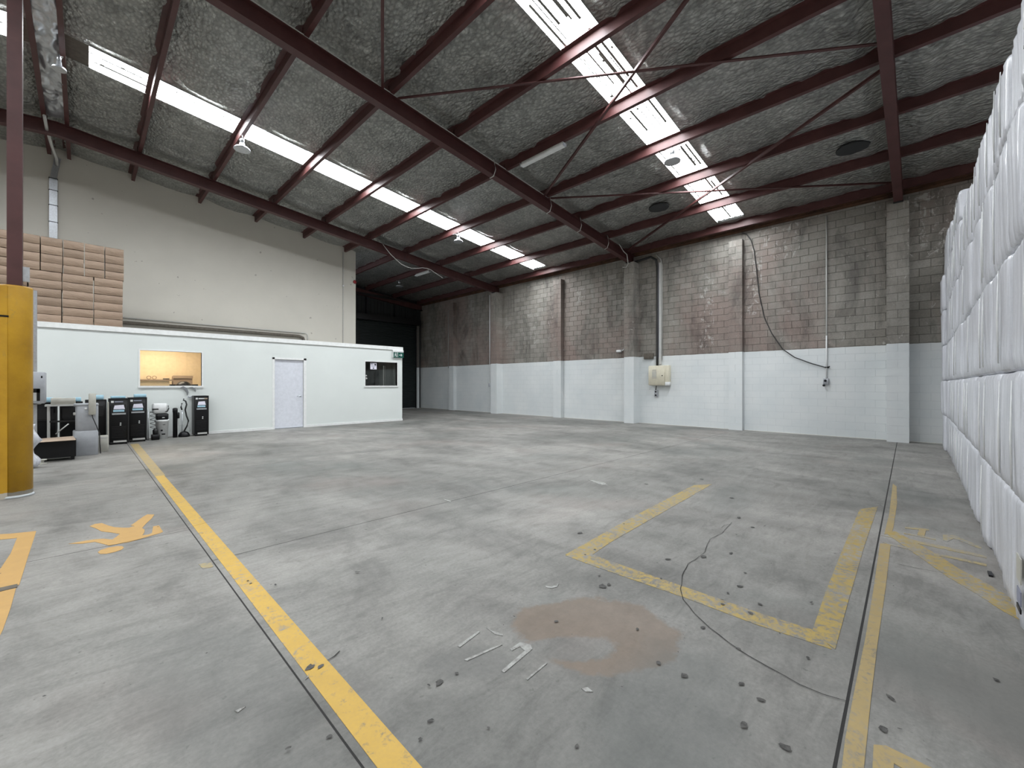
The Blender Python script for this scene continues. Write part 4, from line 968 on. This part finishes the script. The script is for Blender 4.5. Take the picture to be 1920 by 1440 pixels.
MB().tube([at_y(a, b, 14.44) for a, b in [(718, 458), (724, 466), (732, 476), (742, 486), (752, 495), (762, 500), (772, 503), (782, 503), (792, 502), (800, 503), (808, 506), (818, 513), (830, 521)]], .014, 6).build('sagging_cable', M['conduit'], None, label='pale cable sagging under the second rafter above the cream wall end', cat='cable')

# ------------------------------------------------------------------ wrapped stack on the right
TH = .74; CWD = .45
def bundle_mesh(seed):
    rnd = random.Random(seed); mb = MB(); n = 30; levels = [0, .02, .10, .25, .42, .58, .69, .72, .735]
    hx, hy, r = CWD / 2 - .001, .45, .055; V = []
    ph = [rnd.uniform(0, 6.28) for _ in range(4)]
    def ring(z, t_):
        ins = .028 if t_ in (0, len(levels) - 1) else (.008 if t_ in (1, len(levels) - 2) else 0); out = []
        for cx, cy, a0 in ((hx - r, hy - r, 0), (-hx + r, hy - r, PI / 2), (-hx + r, -hy + r, PI), (hx - r, -hy + r, 1.5 * PI)):
            for k in range(5):
                a = a0 + PI / 2 * k / 4; out.append([cx + (r - ins) * math.cos(a), cy + (r - ins) * math.sin(a), z])
            if a0 == 0:                                    # front face (+Y): vertical folds
                xs = [hx - r - (2 * (hx - r)) * q / 9 for q in range(1, 9)]
                for q, x in enumerate(xs):
                    f = .005 * math.sin(ph[0] + q * 1.7) + .004 * math.sin(ph[1] + q * 3.1 + z * 2) + .005 * math.sin(ph[2] + z * 5)
                    out.append([x, hy - ins + f, z])
        return out
    rs = [ring(z, i) for i, z in enumerate(levels)]; m = len(rs[0]); V = [p for q in rs for p in q]
    mb._a(V, [(i * m + k, i * m + (k + 1) % m, (i + 1) * m + (k + 1) % m, (i + 1) * m + k) for i in range(len(levels) - 1) for k in range(m)], True)
    mb.f += [list(range(m))[::-1], [(len(levels) - 1) * m + k for k in range(m)]]; mb.mi += [0, 0]; mb.sm += [False, False]
    return mb.mesh('wrapped_bundle', M['wrap'])
bms = [bundle_mesh(s) for s in range(7)]
NCOL = 26; rnd = random.Random(3)
foldm = MB().tube([(0, 0, 0), (0, .004, .3), (0, 0, .62)], [.004, .007, .003], 5).mesh('glossy_fold', M['white'])
for k in range(NCOL):
    x = 13.45 - CWD * k - CWD / 2
    tiers = 6 if x > 8.5 else 5
    for r in range(tiers):
        ys = -.40 - .45 + rnd.uniform(-.012, .012) + (.05 if k < 2 and r < 5 else 0) - .004 * k * 0 - (.02 if r == 0 else 0)
        bx = x + rnd.uniform(-.004, .004)
        o = inst(bms[(k * 3 + r * 5) % 7], 'wrapped_bundle', (bx, ys, r * TH + .001))
        if r == 4 and x < 8.5: o.scale = (1, 1, .84 if x > 4.6 else .68)
        if r == 5: o.scale = (1, 1, 1.0 if x > 11 else .55)
        tag(o, 'white wrapped bundle, %s tier up, %s column out from the block wall' % (ordn[r], ordn[k]), 'bundle', 'white wrapped bundles in the right-hand stack')
        if rnd.random() < .55 and k > 4: inst(foldm, 'glossy_fold', (rnd.uniform(-.14, .14), .462, .06), o)
        if k == 22 or (k == 21 and r == 0):
            lb = MB().box(-.2, -.06, .463, .468, .30, .44).build('label', M['beige'], o); MB().box(-.2, -.08, .464, .469, .18, .26).build('printed_band', M['ink'], o)
            MB().box(-.2, -.08, .464, .470, .14, .165).build('dark_band', M['black'], o)

MB().box(0, .10, 0, .022, .0, .012).build('strap_end', M['black'], None, label='short black strap end on the floor at the foot of the wrapped stack', cat='strap').location = (4.60, -.385, .001)
